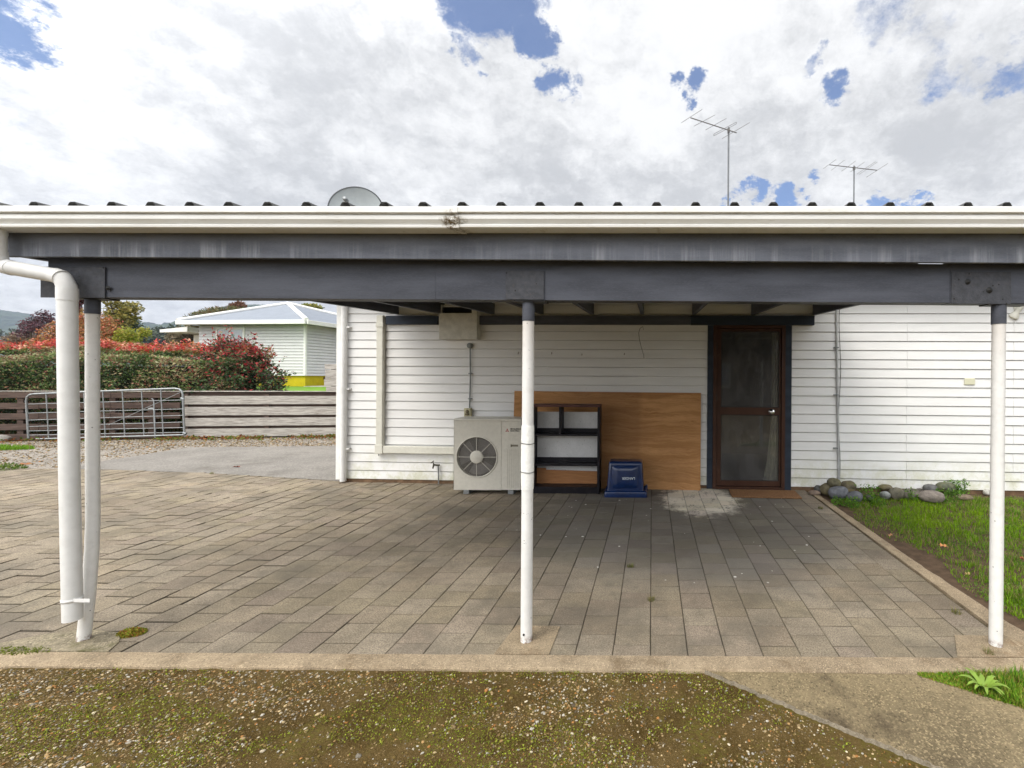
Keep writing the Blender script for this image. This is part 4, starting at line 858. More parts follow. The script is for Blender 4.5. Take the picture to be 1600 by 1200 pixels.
# snap nearest to corners
for cxn, czn in ((hx0, zb0), (sx - .002, zb0), (sx - .002, HT), (hx0, HT)):
    i = min(range(n), key=lambda i: (outer[i][0] - cxn) ** 2 + (outer[i][1] - czn) ** 2); outer[i] = (cxn, czn)
V = [(x, yf, z) for x, z in ring] + [(x, yf, z) for x, z in outer] + [(x, yf + .05, z) for x, z in ring] 
mb.add(V, [(i, (i + 1) % n, n + (i + 1) % n, n + i) for i in range(n)] + [(i, 2 * n + i, 2 * n + (i + 1) % n, (i + 1) % n) for i in range(n)])
mb.box(hx0, hx0 + .004, yf, yb, zb0, HT); mb.box(hx0, hx1, yb, yb + .004, zb0, HT); mb.box(hx0 + .004, hx1, yf + .02, yb, zb0, zb0 + .004)
mb.build('cabinet', M_hp, hpmp)
mb = MB(); mb.box(hx0 - .004, hx1 + .004, yf - .006, yb + .006, HT + .001, HT + .028, .006, seg=2); mb.build('lid', M_hp, hpmp)
mb = MB(); mb.box(sx, hx1, yf - .001, yb - .002, zb0 + .002, HT, .003); sp_ = mb.build('service_panel', M_hp, hpmp)
mb = MB()
for i in range(7):
    x = at(792 + i * 3.3, 700, 5.6).x; mb.box(x, x + .010, yf - .0045, yf - .0015, zb0 + .03, .56, .001)
mb.build('moulded_ribs', M_hp, sp_)
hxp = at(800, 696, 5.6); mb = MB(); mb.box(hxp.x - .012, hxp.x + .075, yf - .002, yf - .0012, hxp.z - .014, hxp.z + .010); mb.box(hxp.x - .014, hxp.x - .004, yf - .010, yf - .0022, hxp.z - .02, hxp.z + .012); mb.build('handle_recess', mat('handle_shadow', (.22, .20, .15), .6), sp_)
mb = MB(); mb.lathe([(0, 0), (FR * 1.0, 0)], Matrix.Translation((fcx, yf + .051, fcz)) @ Matrix.Rotation(R(90), 4, 'X'), 48); mb.build('fan_back', mat('fan_dark', (.05, .045, .045), .7), hpmp)
mb = MB()
for k in range(3):
    a0 = 2 * math.pi * k / 3
    vs = []
    for i in range(8):
        for r_ in (.06, .225): a = a0 + i * .22; vs.append((fcx + r_ * math.cos(a), yf + .047 - i * .003, fcz + r_ * math.sin(a)))
    mb.add(vs, [(2 * i, 2 * i + 1, 2 * i + 3, 2 * i + 2) for i in range(7)], True)
mb.build('fan_blade', mat('fan_plastic', (.16, .15, .15), .5), hpmp)
mb = MB()
for j in range(17):
    rr = .085 + j * .0098; mb.tube([(fcx + rr * math.cos(a), yf - .006 + .004 * (rr / .25) ** 2, fcz + rr * math.sin(a)) for a in np.linspace(0, 2 * math.pi, 41)], .0018, 4, False)
gm = mb.build('fan_grille', mat('grille_wire', (.36, .34, .30), .5), hpmp)
mb = MB()
for k in range(8): a = math.pi / 4 * k; mb.tube([(fcx + .075 * math.cos(a), yf - .010, fcz + .075 * math.sin(a)), (fcx + .255 * math.cos(a), yf - .003, fcz + .255 * math.sin(a))], .0034, 6)
mb.tube([(fcx + .250 * math.cos(a), yf - .002, fcz + .250 * math.sin(a)) for a in np.linspace(0, 2 * math.pi, 61)], .008, 8, False)
mb.build('grille_spokes', M_hp, gm)
mb = MB(); mb.lathe([(0, .012), (.07, .010), (.080, .004), (.080, -.004)], Matrix.Translation((fcx, yf - .006, fcz)) @ Matrix.Rotation(R(90), 4, 'X'), 36); mb.build('grille_hub', M_hp, gm)
for x in (hx0 + .12, hx1 - .16):
    mb = MB(); mb.box(x, x + .07, yf + .0, yb + .02, 0.004, zb0 - .001, .003); mb.build('foot', M_galv, hpmp)
def text_mesh(body, size, M, m, parent, name='lettering', sx_=1.0, ext=0.0006):
    cu = bpy.data.curves.new('tmp', 'FONT'); cu.body = body; cu.size = size; cu.extrude = ext; cu.align_x = 'LEFT'; cu.offset = size * 0.012
    o = bpy.data.objects.new('tmp', cu); C.objects.link(o); dg = bpy.context.evaluated_depsgraph_get(); me = bpy.data.meshes.new_from_object(o.evaluated_get(dg)); bpy.data.objects.remove(o)
    mb = MB(M @ Matrix.Diagonal((sx_, 1, 1, 1))); mb.add([v.co.copy() for v in me.vertices], [tuple(p.vertices) for p in me.polygons]); return mb.build(name, m, parent)
M_ink = mat('black_ink', (.03, .03, .03), .5, .02); M_red = mat('red_ink', (.42, .015, .02), .5, .02)
lx = at(792.6, 672, 5.6); tx_ = at(797.5, 671.5, 5.6); face = Matrix.Rotation(R(90), 4, 'X')
text_mesh('MITSUBISHI', .0255, Matrix.Translation((tx_.x, yf - .0025, tx_.z + .002)) @ face, M_ink, sp_)
text_mesh('ELECTRIC', .0255, Matrix.Translation((tx_.x, yf - .0025, tx_.z - .022)) @ face, M_ink, sp_)
mb = MB(); Rr = .0225
for k in range(3):
    a = math.pi / 2 + k * 2 * math.pi / 3; d1 = (math.cos(a), math.sin(a)); c_ = lambda u_, v_: (lx.x + u_, yf - .0025, lx.z - .006 + v_)
    p1_ = (math.cos(a + math.pi / 6) * Rr / 1.5, math.sin(a + math.pi / 6) * Rr / 1.5); p2_ = (math.cos(a - math.pi / 6) * Rr / 1.5, math.sin(a - math.pi / 6) * Rr / 1.5)
    mb.add([c_(0, 0), c_(*p1_), c_(d1[0] * Rr * 1.15, d1[1] * Rr * 1.15), c_(*p2_)], [(0, 1, 2, 3)])
mb.build('emblem', M_red, sp_)

# ------------------------------------------------------------------ plywood, shelf, lid, mat
def plymat():
    m, nt, b = newmat('plywood'); o = nt.geo()
    g = nt.scaled(nt.vmath('ADD', o, nt.vmath('SCALE', nt.noise(nt.scaled(o, (1, 1, 2.5)), 1.6, 4, col=True), 0.22)), (0.4, 0.3, 6))
    wv = nt.noise(g, 2.3, 9, 0.72)
    c = nt.mix(nt.ramp(wv, .36, .64), (0.37, 0.185, 0.072), (0.55, 0.30, 0.128)); c = nt.mix(nt.ramp(nt.noise(nt.scaled(g, (1.5, 1, 5)), 5, 8, .7), .52, .66, 0, .55), c, (.17, .065, .02)); pz_ = nt.n('ShaderNodeSeparateXYZ', Vector=o); c = nt.mix(nt.math('MULTIPLY', nt.ramp(nt.math('ABSOLUTE', nt.math('ADD', pz_.outputs[0], .42)), .32, .22), .35), c, (.20, .10, .05))
    c = nt.mix(nt.ramp(nt.noise(nt.scaled(o, (2, 2, 50)), 6, 5), .45, .75, 0, .35), c, (.26, .11, .035))
    c = nt.mix(nt.ramp(nt.noise(o, 1.4, 5), .5, .75, 0, .5), c, (.30, .155, .07))
    nt.set(b.inputs['Base Color'], c); b.inputs['Roughness'].default_value = .6; return m
M_ply = plymat()
pa0, _ = wp(802, 640, .08); pb0, _ = wp(1095, 640, .08)
zb4 = 0.035; top = wp(950, 612.5, .04)[1]
Mp = WM @ Matrix.Translation((pa0, -0.115, 0.004)) @ Matrix.Rotation(R(-3.2), 4, 'X') @ Matrix.Rotation(R(0.15), 4, 'Y')
mb = MB(Mp); mb.box(0, pb0 - pa0, -0.006, 0.006, 0, top + .002, .001)
tag(mb.build('plywood_sheet', M_ply, base=wpt(pa0, .1, 0)), 'large orange brown plywood sheet leaning on the wall behind the shelf', 'plywood sheet')
bx0, bx1 = at(829.5, 700, 5.66).x, at(937, 700, 5.66).x; by0, by1 = 5.655, 5.86; bt = 1.478 - (633 - 587) / F * 5.66
bk = thing('bookshelf', ((bx0 + bx1) / 2, 5.75, 0), 'black open shelf unit standing before the plywood', 'shelf')
M_bk = mat('black_stained_wood', (.014, .013, .017), .4, .3, 10, dirt=(.06, .05, .045), dirt_amt=.3)
for x in (bx0, bx1 - .03):
    mb = MB(); mb.box(x, x + .03, by0, by1, 0.0, bt - .031, .002); mb.build('side_panel', M_bk, bk)
mb = MB(); mb.box(bx0, bx1 + .004, by0 - .006, by1, bt - .030, bt, .003); o = mb.build('top', mat('worn_top', (.10, .045, .04), .45, .3, 8), bk)
for z in (wp(900, 677, .3)[1], wp(900, 723, .3)[1], 0.085):
    mb = MB(); mb.box(bx0 + .0305, bx1 - .0305, by0 + .004, by1 - .012, z - .02, z, .002); mb.build('shelf', M_bk, bk)
    mb = MB(); mb.box(bx0 + .0305, bx1 - .0305, by1 - .011, by1 - .001, z - .0, z + (.055 if z > .1 else .012), .002); mb.build('back_rail', M_bk, bk)
mb = MB(); mb.box(bx0 + .0305, bx1 - .0305, by0 + .012, by0 + .03, 0.0, .064); mb.build('plinth', M_bk, bk)
xd = at(875, 650, 5.66).x; z1_ = wp(900, 677, .3)[1]
mb = MB(); mb.box(xd - .012, xd + .014, by0 + .003, by1 - .012, z1_ + .001, bt - .031, .002); mb.build('divider', M_bk, bk)
mb = MB(); mb.box(at(839.5, 700, 5.87).x, bx1 - .012, by1 + .0015, by1 + .006, .12, 1.478 - (644.3 - 587) / F * 5.87)
tag(mb.build('back_panel', mat('speckled_hardboard', (.68, .69, .70), .6, .08, 6, speck=.9), bk), 'pale grey speckled backing board')
mb = MB(); z0_ = .088; V = [(bx0 + .034, z0_), (bx1 - .034, z0_), (bx1 - .034, .245), (bx0 + .15, .262), (bx0 + .148, .285), (bx0 + .034, .285)]
mb.prism(V, by1 - .030, by1 - .018, 'y'); tag(mb.build('wood_offcut', mat('offcut', (.36, .17, .07), .6, .15, 6, stretch=(1, 1, 8)), base=((bx0 + bx1) / 2, by1 - .02, z0_)), 'notched brown board standing in the bottom bay of the black shelf', 'board')
# blue lid
lx0, lx1 = at(944, 770, 5.52).x, at(1011, 770, 5.52).x; ly0 = 5.50; ly1 = 5.80; lcx = (lx0 + lx1) / 2
bl = thing('bin_lid', (lcx, 5.65, 0), 'dark blue plastic swing bin lid standing on the paving by the plywood', 'bin lid')
def plastic(col):
    m, nt, b = newmat('blue_plastic', .5); c = nt.mix(nt.ramp(nt.noise(nt.geo(), 12, 6), .4, .7), col, tuple(x * 1.4 for x in col)); nt.set(b.inputs['Base Color'], c); b.inputs['Roughness'].default_value = .28; b.inputs['Coat Weight'].default_value = .3; return m
M_bl = plastic((.004, .018, .075))
def rrect(w_, d_, r, n=6):
    o = []
    for sx_, sy_, a0 in ((1, 1, 0), (-1, 1, 90), (-1, -1, 180), (1, -1, 270)):
        for i in range(n + 1): a = R(a0 + 90 * i / n); o.append((sx_ * (w_ / 2 - r) + r * math.cos(a), sy_ * (d_ / 2 - r) + r * math.sin(a)))
    return o
def loft(mb, secs, cx, cy, cap=True):
    vs = []; n = None
    for w_, d_, r, z in secs:
        q_ = rrect(w_, d_, r); n = len(q_); vs += [(cx + a, cy + b_, z) for a, b_ in q_]
    fs = [(j * n + i, j * n + (i + 1) % n, (j + 1) * n + (i + 1) % n, (j + 1) * n + i) for j in range(len(secs) - 1) for i in range(n)]
    if cap: fs.append(tuple((len(secs) - 1) * n + i for i in range(n)))
    mb.add(vs, fs, True)
W_ = lx1 - lx0; hz_ = .425
mb = MB(); loft(mb, [(W_ * .88, .27, .03, .072), (W_ * .86, .265, .03, .10), (W_ * .82, .25, .03, .25), (W_ * .785, .235, .03, hz_ - .035), (W_ * .775, .225, .03, hz_ - .012), (W_ * .73, .2, .03, hz_)], lcx - .005, 5.65); mb.build('hood', M_bl, bl)
mb = MB(); loft(mb, [(W_, .31, .03, 0.002), (W_, .312, .03, .055), (W_ * .985, .30, .03, .072), (W_ * .88, .27, .03, .078)], lcx, 5.65, False)
mb.box(lx1 - .03, lx1 + .006, 5.66, 5.76, .03, .105, .012); mb.build('rim', M_bl, bl)
# swing flap, raised slightly on the sloping front, with inverted lettering
fy = 5.65 - .135
Mf = Matrix.Translation((lcx - .01, fy - .002, .11)) @ Matrix.Rotation(R(-3.4), 4, 'X')
mb = MB(Mf); q_ = rrect(W_ * .60, .27, .03); n = len(q_); mb.add([(a, -.002, b_ + .135) for a, b_ in q_] + [(a * .95, -.010, b_ * .95 + .135) for a, b_ in q_] + [(a * .5, -.017, b_ * .5 + .135) for a, b_ in q_], [(j * n + i, j * n + (i + 1) % n, (j + 1) * n + (i + 1) % n, (j + 1) * n + i) for j in (0, 1) for i in range(n)] + [tuple(2 * n + i for i in range(n))], True)
fp = mb.build('swing_flap', M_bl, bl)
Mt = Mf @ Matrix.Translation((.125, -.020, .135)) @ face @ Matrix.Rotation(math.pi, 4, 'Z')
text_mesh('LANDER', .042, Mt, mat('white_print', (.55, .6, .65), .5, .02), fp)
# doormat
a1, a2 = gp(1137, 763), gp(1243, 776)
mx0, mx1 = wp(1133, 765, .12)[0], wp(1236, 765, .12)[0]
mb = MB(WM @ Matrix.Translation((0, 0, .004)) @ Matrix.Rotation(R(-.4), 4, 'Z')); mb.box(mx0 + .05, mx1 + .05, -.42, -.065, 0, .016, .004)
def matmat():
    m, nt, b = newmat('coir'); g = nt.geo(); c = nt.mix(nt.ramp(nt.noise(g, 90, 5, .7), .3, .7), (.17, .085, .04), (.36, .20, .10)); nt.set(b.inputs['Base Color'], c); b.inputs['Roughness'].default_value = .95; bump(nt, b, nt.noise(g, 300, 3), 1, .01); return m
tag(mb.build('doormat', matmat(), base=wpt((mx0 + mx1) / 2, .3, 0)), 'brown coir doormat on the paving in front of the door', 'doormat')

# ------------------------------------------------------------------ river stones by the wall
def rockmat(col, moss):
    m, nt, b = newmat('river_stone'); g = nt.geo(); c = nt.mix(nt.ramp(nt.noise(g, 14, 7, .7), .3, .7), tuple(x * .6 for x in col), tuple(x * 1.35 for x in col))
    c = nt.mix(nt.ramp(nt.noise(g, 9, 6), .5, .7, 0, moss), c, (.14, .13, .045)); v = nt.noise(g, 70, 5, .8); c = nt.mix(nt.ramp(v, .62, .72, 0, .5), c, (.42, .41, .36))
    nt.set(b.inputs['Base Color'], c); b.inputs['Roughness'].default_value = .8; bump(nt, b, nt.noise(g, 60, 5), .4, .01); return m
rocks = [(322, 145, 128, 84, 0.05, (.12, .11, .07), .6, 'brown green stone, topmost of the heap at the conduit foot', .11), (175, 208, 84, 76, 0, (.09, .09, .09), .2, 'small dark stone at the left end of the heap', 0),
 (255, 205, 118, 112, 0, (.15, .13, .08), .6, 'olive brown upright stone in the heap beside the small dark stone', 0), (362, 242, 182, 118, 0, (.14, .145, .16), .2, 'big blue grey stone at the front of the heap', 0),
 (455, 182, 142, 104, .02, (.14, .12, .08), .5, 'rounded brown stone at the back right of the heap', .05), (440, 212, 150, 66, 0, (.17, .14, .08), .5, 'tan stone wedged between the grey and brown stones', .04),
 (515, 275, 142, 96, 0, (.12, .125, .135), .1, 'dark slate grey stone lowest on the right of the heap', 0), (645, 285, 74, 56, 0, (.10, .10, .10), .3, 'small dark stone half hidden in weeds', 0),
 (795, 265, 100, 72, 0, (.25, .26, .25), .2, 'small pale grey round stone in the middle of the row', 0), (902, 248, 142, 112, 0, (.13, .12, .09), .5, 'dark olive egg shaped stone right of the pale round one', 0),
 (795, 190, 130, 50, 0, (.16, .14, .09), .8, 'flat lichen covered stone against the wall base', 0), (1035, 252, 185, 100, 0, (.16, .145, .12), .3, 'grey brown stone left of the largest stone', 0),
 (1225, 278, 218, 108, 0, (.22, .19, .165), .1, 'largest stone of the row, smooth and pinkish grey', 0), (1215, 200, 126, 82, 0, (.15, .15, .15), .2, 'grey stone behind the largest stone', 0),
 (1360, 187, 184, 88, 0, (.12, .13, .09), .7, 'dark green stone at the right back under a leafy weed', 0), (1115, 222, 90, 46, 0, (.09, .08, .07), .3, 'low dark stone near the wall at the middle right', 0),
 (140, 238, 110, 40, 0, (.24, .18, .14), .2, 'flat pinkish stone lying on the end of the edging', 0), (1535, 285, 150, 52, 0, (.20, .16, .11), .5, 'flat tan stone sunk in grass at the right end of the row', 0), (1735, 232, 64, 56, 0, (.45, .44, .40), .1, 'small whitish stone just left of the right post', 0)]
for i, (zx, zy, ww, hh_, zl, col, ms, lab, lift) in enumerate(rocks):
    px, pyb = 1250 + zx / 5.926, 730 + (zy + hh_ / 2) / 5.926
    g_ = gp(px, pyb, lift); D = min(g_.y, wally(g_.x) - .05 - hh_ / 5.926 / F * 5.6 * .45); g_ = at(px, pyb, D)
    sx_ = ww / 5.926 / F * D / 2; sz_ = hh_ / 5.926 / F * D / 2 * 1.02; sy_ = (sx_ + sz_) * .5
    b = bmesh.new(); bmesh.ops.create_icosphere(b, subdivisions=4, radius=1)
    for v in b.verts:
        q_ = 1 + .20 * mnoise.noise(v.co * .9 + Vector((i * 3.7, 0, 0))) + .06 * mnoise.noise(v.co * 2.6 + Vector((i, 5, 0)))
        c_ = v.co * q_; c_ = Vector((abs(c_.x) ** .88 * math.copysign(1, c_.x), c_.y, abs(c_.z) ** .92 * math.copysign(1, c_.z)))
        v.co = Vector((c_.x * sx_, c_.y * sy_, c_.z * sz_))
    mb = MB(Matrix.Translation((g_.x, D + sy_ * .3, max(g_.z, 0) + sz_ * .96)) @ Matrix.Rotation(random.uniform(-.2, .2), 4, 'Z')); mb.bm(b, True)
    tag(mb.build('river_stone', rockmat(col, ms), base=(g_.x, D, max(0, g_.z))), lab, 'stone', 'river stones along the foot of the wall')
# weeds round the stones
def weed(px, py, r, h, n, lab, cols=[(.12, .26, .03), (.18, .33, .05), (.08, .17, .025)], size=(.018, .045), name='leafy_weed', D=None):
    c = gp(px, py); 
    if D: c = at(px, py, D); c.z = 0
    P = clump_pts(0, 0, r, n); P[:, 2] = rng.random(n) ** 1.3 * h; P += np.array(c); V, Fq, cc = leaves(P, rng.uniform(*size, n), pick(cols, n, .3), .6, .45)
    st = []; t = thing(name, tuple(c), lab, 'weed', 'weeds among the river stones'); npmesh('foliage', V, [Fq], cc, M_grass, t)
    mb = MB()
    for k in range(7): a = random.uniform(0, 6.28); mb.tube([c, c + Vector((math.cos(a) * r * .4, math.sin(a) * r * .4, h * .9))], [.002, .001], 5)
    mb.build('stem', mat('weed_stem', (.12, .2, .04), .6), t)
weed(1356, 782, .13, .17, 260, 'tall green weed between the stone heap and the pale round stone'); weed(1330, 792, .09, .09, 160, 'low grassy weed in front of the dark slate grey stone')
weed(1422, 783, .07, .13, 110, 'small weed before the grey brown stone'); weed(1480, 783, .14, .13, 260, 'leafy weed right of the largest stone'); weed(1495, 772, .13, .17, 220, 'broad leaved weed over the dark green stone', size=(.03, .055))
weed(1372, 790, .08, .07, 130, 'short weed below the half hidden dark stone'); weed(1308, 789, .06, .08, 120, 'thin weed at the foot of the big blue grey stone')
weed(1507, 772, .025, .22, 26, 'single upright seedling near the right end of the stones', size=(.02, .03))

# ------------------------------------------------------------------ fence, gate
def fp_(t): return Vector((-14.07 + 6.62 * t, 9.8 + 0.95 * t, 0))
FA = math.atan2(0.95, 6.62); FM = Matrix.Translation(fp_(0)) @ Matrix.Rotation(FA, 4, 'Z'); FMi = FM.inverted()
def fx(px, off=0): # along-fence coordinate seen at pixel x
    o = FMi @ Vector((0, 0, EYE)); d_ = FMi.to_3x3() @ ray(px, 640); t = (-off - o.y) / d_.y; return (o + d_ * t).x
def fz(px, py, off=0):
    o = FMi @ Vector((0, 0, EYE)); d_ = FMi.to_3x3() @ ray(px, py); t = (-off - o.y) / d_.y; return (o + d_ * t).z
M_fb = mat('brown_stained_timber', (.095, .065, .053), .85, .3, 3, stretch=(1, 1, 12), bmp=.4, bscale=30)
M_fg = mat('weathered_grey_timber', (.38, .355, .32), .85, .30, 4, stretch=(1, 1, 12), bmp=.4, bscale=30, dirt=(.11, .085, .06), dirt_amt=.85, dscale=3.5)
xs0, xs1, xs2 = -6.0, fx(287), fx(527) + 2.2
fa = thing('fence', tuple(FM @ Vector((xs0, 0, 0))), 'dark brown horizontal rail fence with gaps, behind the metal gate', 'fence')
mb = MB(FM)
def wavy(mb, x0, x1, y0, y1, z0, z1):
    n = max(2, int((x1 - x0) / 1.2)); 
    for i in range(n):
        a, b_ = x0 + (x1 - x0) * i / n, x0 + (x1 - x0) * (i + 1) / n - .004; j = random.uniform(-.006, .006); mb.box(a, b_, y0 + random.uniform(0, .003), y1, z0 + j, z1 + j, .003)
for ya, yb_ in ((612.5, 621.5), (629, 638.5), (645.5, 655), (662, 671.5), (678, 687)):
    wavy(mb, xs0, xs1 - .05, -.03, 0.0, fz(60, yb_), fz(60, ya))
mb.build('rails', M_fb, fa)
for x in [xs0 + .3, -3.6, -1.2, fx(31), fx(108), fx(175), fx(236)]:
    mb = MB(FM); mb.box(x - .06, x + .06, .002, .10, -.1, 1.0, .006); mb.build('fence_post', M_fb, fa)
mb = MB(FM); mb.box(xs0, xs1 - .05, -.035, .06, 1.045, 1.062, .003); mb.build('cap_rail', M_fg, fa)
fb = thing('fence', tuple(FM @ Vector((xs1, 0, 0))), 'weathered grey and brown board fence right of the gate', 'fence')
zz1 = lambda y: fz(400, y)
mb = MB(FM)
for ya, yb_ in ((618.5, 631.5), (635.5, 648.5), (652.5, 665), (669, 681.5)): mb.box(xs1 + .03 + random.uniform(0, .03), xs2, -.045, -.02, zz1(yb_), zz1(ya), .003)
mb.build('front_boards', M_fg, fb)
mb = MB(FM)
for ya, yb_ in ((611.8, 622), (628, 638), (645, 655), (661, 672), (678, 683.5)): mb.box(xs1, xs2, .03, .055, zz1(yb_), zz1(ya) - .01, .003)
mb.build('back_boards', M_fb, fb)
for x in [xs1 + .05, xs1 + 1.7, xs1 + 3.3, xs2 - .1]:
    mb = MB(FM); mb.box(x - .05, x + .05, -.0195, .029, -.1, 1.0); mb.build('fence_post', M_fb, fb)
mb = MB(FM); mb.box(xs1 - .01, xs2, -.05, .06, zz1(611.8) - .006, zz1(611.8) + .014, .003); mb.build('cap_rail', M_fg, fb)
fc = thing('fence', tuple(FM @ Vector((fx(510), .1, 1.0))), 'short taller piece of grey board fence beside the house corner', 'fence')
mb = MB(FM); x0 = fx(507.5, -.1)
for i, (ya, yb_) in enumerate(((569, 577), (578, 592), (592.5, 603), (604, 614.5))): mb.box(x0 + (0, .01, -.01, .03)[i], x0 + 2.6, .08 + .006 * (i % 2), .105 + .006 * (i % 2), fz(515, yb_, -.1), fz(515, ya, -.1), .003)
mb.build('boards', M_fg, fc)
mb = MB(FM); mb.box(x0 + .12, x0 + .22, .116, .2, -.1, fz(515, 571, -.1)); mb.build('fence_post', M_fg, fc)
# gate: tubular frame leaning against the fence
gt = thing('farm_gate', tuple(FM @ Vector((fx(160, .12), -.12, 0))), 'galvanised tubular steel farm gate standing in front of the brown fence', 'gate')
go = .16
def gq(px, py): 
    return FM @ Vector((fx(px, go), -go, fz(px, py, go)))
mb = MB(); fr_pts = [gq(45, 685), gq(43, 655), gq(41, 626), gq(42.5, 620), gq(47, 616.5), gq(54, 615.5), gq(160, 611.2), gq(272, 607), gq(280, 608), gq(284, 611.5), gq(285.5, 617), gq(287, 650), gq(288.5, 680)]
mb.tube(fr_pts, .020, 12); mb.tube([gq(57, 686), gq(288, 679.5)], .018, 12); mb.build('frame', M_galv, gt)
for l, r_ in ((631.5, 625), (645.5, 639), (656.5, 649), (666.5, 659.5), (673.5, 668), (680, 675.5)): mb = MB(); mb.tube([gq(44, l), gq(166, (l + r_) / 2 - .2), gq(287, r_)], .0075, 8); mb.build('bar', M_galv, gt)
for x in (72, 131, 160.5, 191, 221, 251): mb = MB(); mb.tube([gq(x, 615.5 - (x - 54) * .035), gq(x + 4.5, 684.5 - (x - 57) * .025)], .012, 8); mb.build('upright', M_galv, gt)
mb = MB(); mb.tube([gq(282, 613), gq(170, 664)], .006, 6); mb.build('brace', M_galv, gt)
mb = MB(); mb.tube([gq(232, 638.5), gq(239, 638), gq(241, 641), gq(243, 684)], .016, 10); mb.tube([gq(237, 622.5), gq(240, 625), gq(241, 640)], .012, 8); mb.build('drop_bolt', M_galv, gt)
for p_, q_ in (((283, 622), (287, 624)), ((287, 676), (291, 678))): mb = MB(); mb.tube([gq(*p_), gq(*q_)], .03, 8); mb.build('hinge', M_galv, gt)
# pale boulder at the fence foot
b = bmesh.new(); bmesh.ops.create_icosphere(b, subdivisions=3, radius=1)
for v in b.verts: v.co = Vector((v.co.x * .14, v.co.y * .1, v.co.z * .08)) * (1 + .2 * mnoise.noise(v.co * 1.5))
c = gp(14, 688.5); mb = MB(Matrix.Translation((c.x, c.y - .1, .06))); mb.bm(b, True); tag(mb.build('boulder', rockmat((.3, .28, .25), .1), base=c), 'pale boulder at the foot of the brown fence on the far left', 'stone')

# ------------------------------------------------------------------ hedge
M_leaf = attr_mat('glossy_leaves', .45, trans=.25, spec=.25)
M_bark = mat('bark', (.09, .07, .05), .9, .3, 20, bmp=.5)
hd = thing('hedge', tuple(FM @ Vector((0, 1.0, .9))), 'clipped green photinia hedge with bright red new shoots on top', 'hedge')
hx1 = fx(408, -.9)
def hedge_top(x): # height of the clipped front tier, along-fence coordinate
    return 1.80 + .05 * math.sin(x * 1.3) + .03 * math.sin(x * 3.1)
def hedge_back(x): return 2.00 + .05 * math.sin(x * 1.1 + 1) + .04 * math.sin(x * 2.7)
n = 80000; X = rng.uniform(-6, hx1 - .15, n); fr_ = rng.random(n) < .66
t1 = np.array([hedge_top(x) for x in X]); t2 = np.array([hedge_back(x) for x in X]); Z = np.where(fr_, rng.uniform(.05, 1, n) * (t1 - .04), t1 - .15 + rng.random(n) * (t2 - t1 + .12))
Yh = np.where(fr_, .18 + rng.random(n) ** 2 * .35, .85 + rng.random(n) ** 1.5 * .4)
roof_ = fr_ & (rng.random(n) < .24); Z[roof_] = t1[roof_] - rng.random(roof_.sum()) ** 2 * .12 + .03; Yh[roof_] = rng.uniform(.2, .8, roof_.sum())
rf2 = (~fr_) & (rng.random(n) < .4); Z[rf2] = t2[rf2] - rng.random(rf2.sum()) * .1; Yh[rf2] = rng.uniform(.85, 1.7, rf2.sum())
Yh += .20 * fbm(X, Z, 1.7, 8) + .03 * rng.normal(size=n)
Yh = np.maximum(Yh, .09)
hn = fbm(X, Z, 1.1, 2); hp_ = np.array([(.045, .075, .022), (.075, .13, .035), (.13, .21, .055), (.19, .26, .08), (.28, .32, .13), (.42, .42, .24)]); cols = hp_[np.clip((2.2 + 5.5 * hn + rng.normal(0, .9, n) + 1.2 * (Z > t1 - .12)).astype(int), 0, 5)] * (1 + rng.uniform(-.2, .2, (n, 1)))
brz = (rng.random(n) < .16 + .3 * (hn > .10)); cols[brz] = pick([(.30, .17, .10), (.42, .34, .18), (.30, .12, .08)], brz.sum(), .3)
gap = fbm(X, Z, 2.6, 5) < -.30; kk = ~gap | (rng.random(n) < .25); X, Yh, Z, cols = X[kk], Yh[kk], Z[kk], cols[kk]; n = len(X)
# red new growth: upright sprigs, leaves set round each stem
ns = 820; SX = rng.uniform(-6, hx1 - .2, ns); SY = rng.uniform(.75, 1.7, ns); hS = np.clip(.12 + .16 * rng.random(ns) + .14 * fbm(SX, 0 * SX, 1.3, 4) + .10 * np.exp(-((SX - hx1 + .7) / .6) ** 2), .06, .5)
lf = 17; sprigs = []; X2 = np.repeat(SX, lf) + rng.normal(0, .035, ns * lf); Y2 = np.repeat(SY, lf) + rng.normal(0, .035, ns * lf); tt_ = rng.random(ns * lf)
Z2 = np.array([hedge_back(x) for x in X2]) - .06 + np.repeat(hS, lf) * tt_ + .02
base_c = pick([(.62, .06, .06), (.48, .05, .04), (.74, .20, .16), (.44, .14, .05), (.62, .32, .22), (.30, .20, .06)], ns, .3); c2 = np.repeat(base_c, lf, axis=0) * (1 + rng.uniform(-.3, .3, (ns * lf, 1)))
lowm = tt_ < .22; c2[lowm] = pick([(.20, .22, .05), (.28, .16, .05), (.14, .18, .05)], lowm.sum(), .3)
# rounded unclipped end
n3 = 17000; u = rng.normal(size=(n3, 3)); u /= np.linalg.norm(u, axis=1)[:, None]; rr = (.72 + .28 * rng.random(n3) ** .5)[:, None] * (1 + .42 * np.array([mnoise.noise(Vector(q) * 2.6) for q in u]))[:, None]
E = u * rr * np.array([.80, .80, 1.20]) + np.array([hx1 - .60, 1.0, 1.02]); E = E[(E[:, 2] > .1) & (E[:, 1] > .08)]
sp0 = E[rng.integers(0, len(E), 190)]; dv = sp0 - np.array([hx1 - .6, 1.0, .9]); dv /= np.linalg.norm(dv, axis=1)[:, None]; dv[:, 2] = np.abs(dv[:, 2]) * .5 + .5
E = np.concatenate([E] + [sp0 + dv * q_ * .34 + rng.normal(0, .03, sp0.shape) for q_ in rng.random(13)])
t_ = np.clip((E[:, 2] - 1.25) / .9 + rng.normal(0, .25, len(E)), 0, 1)
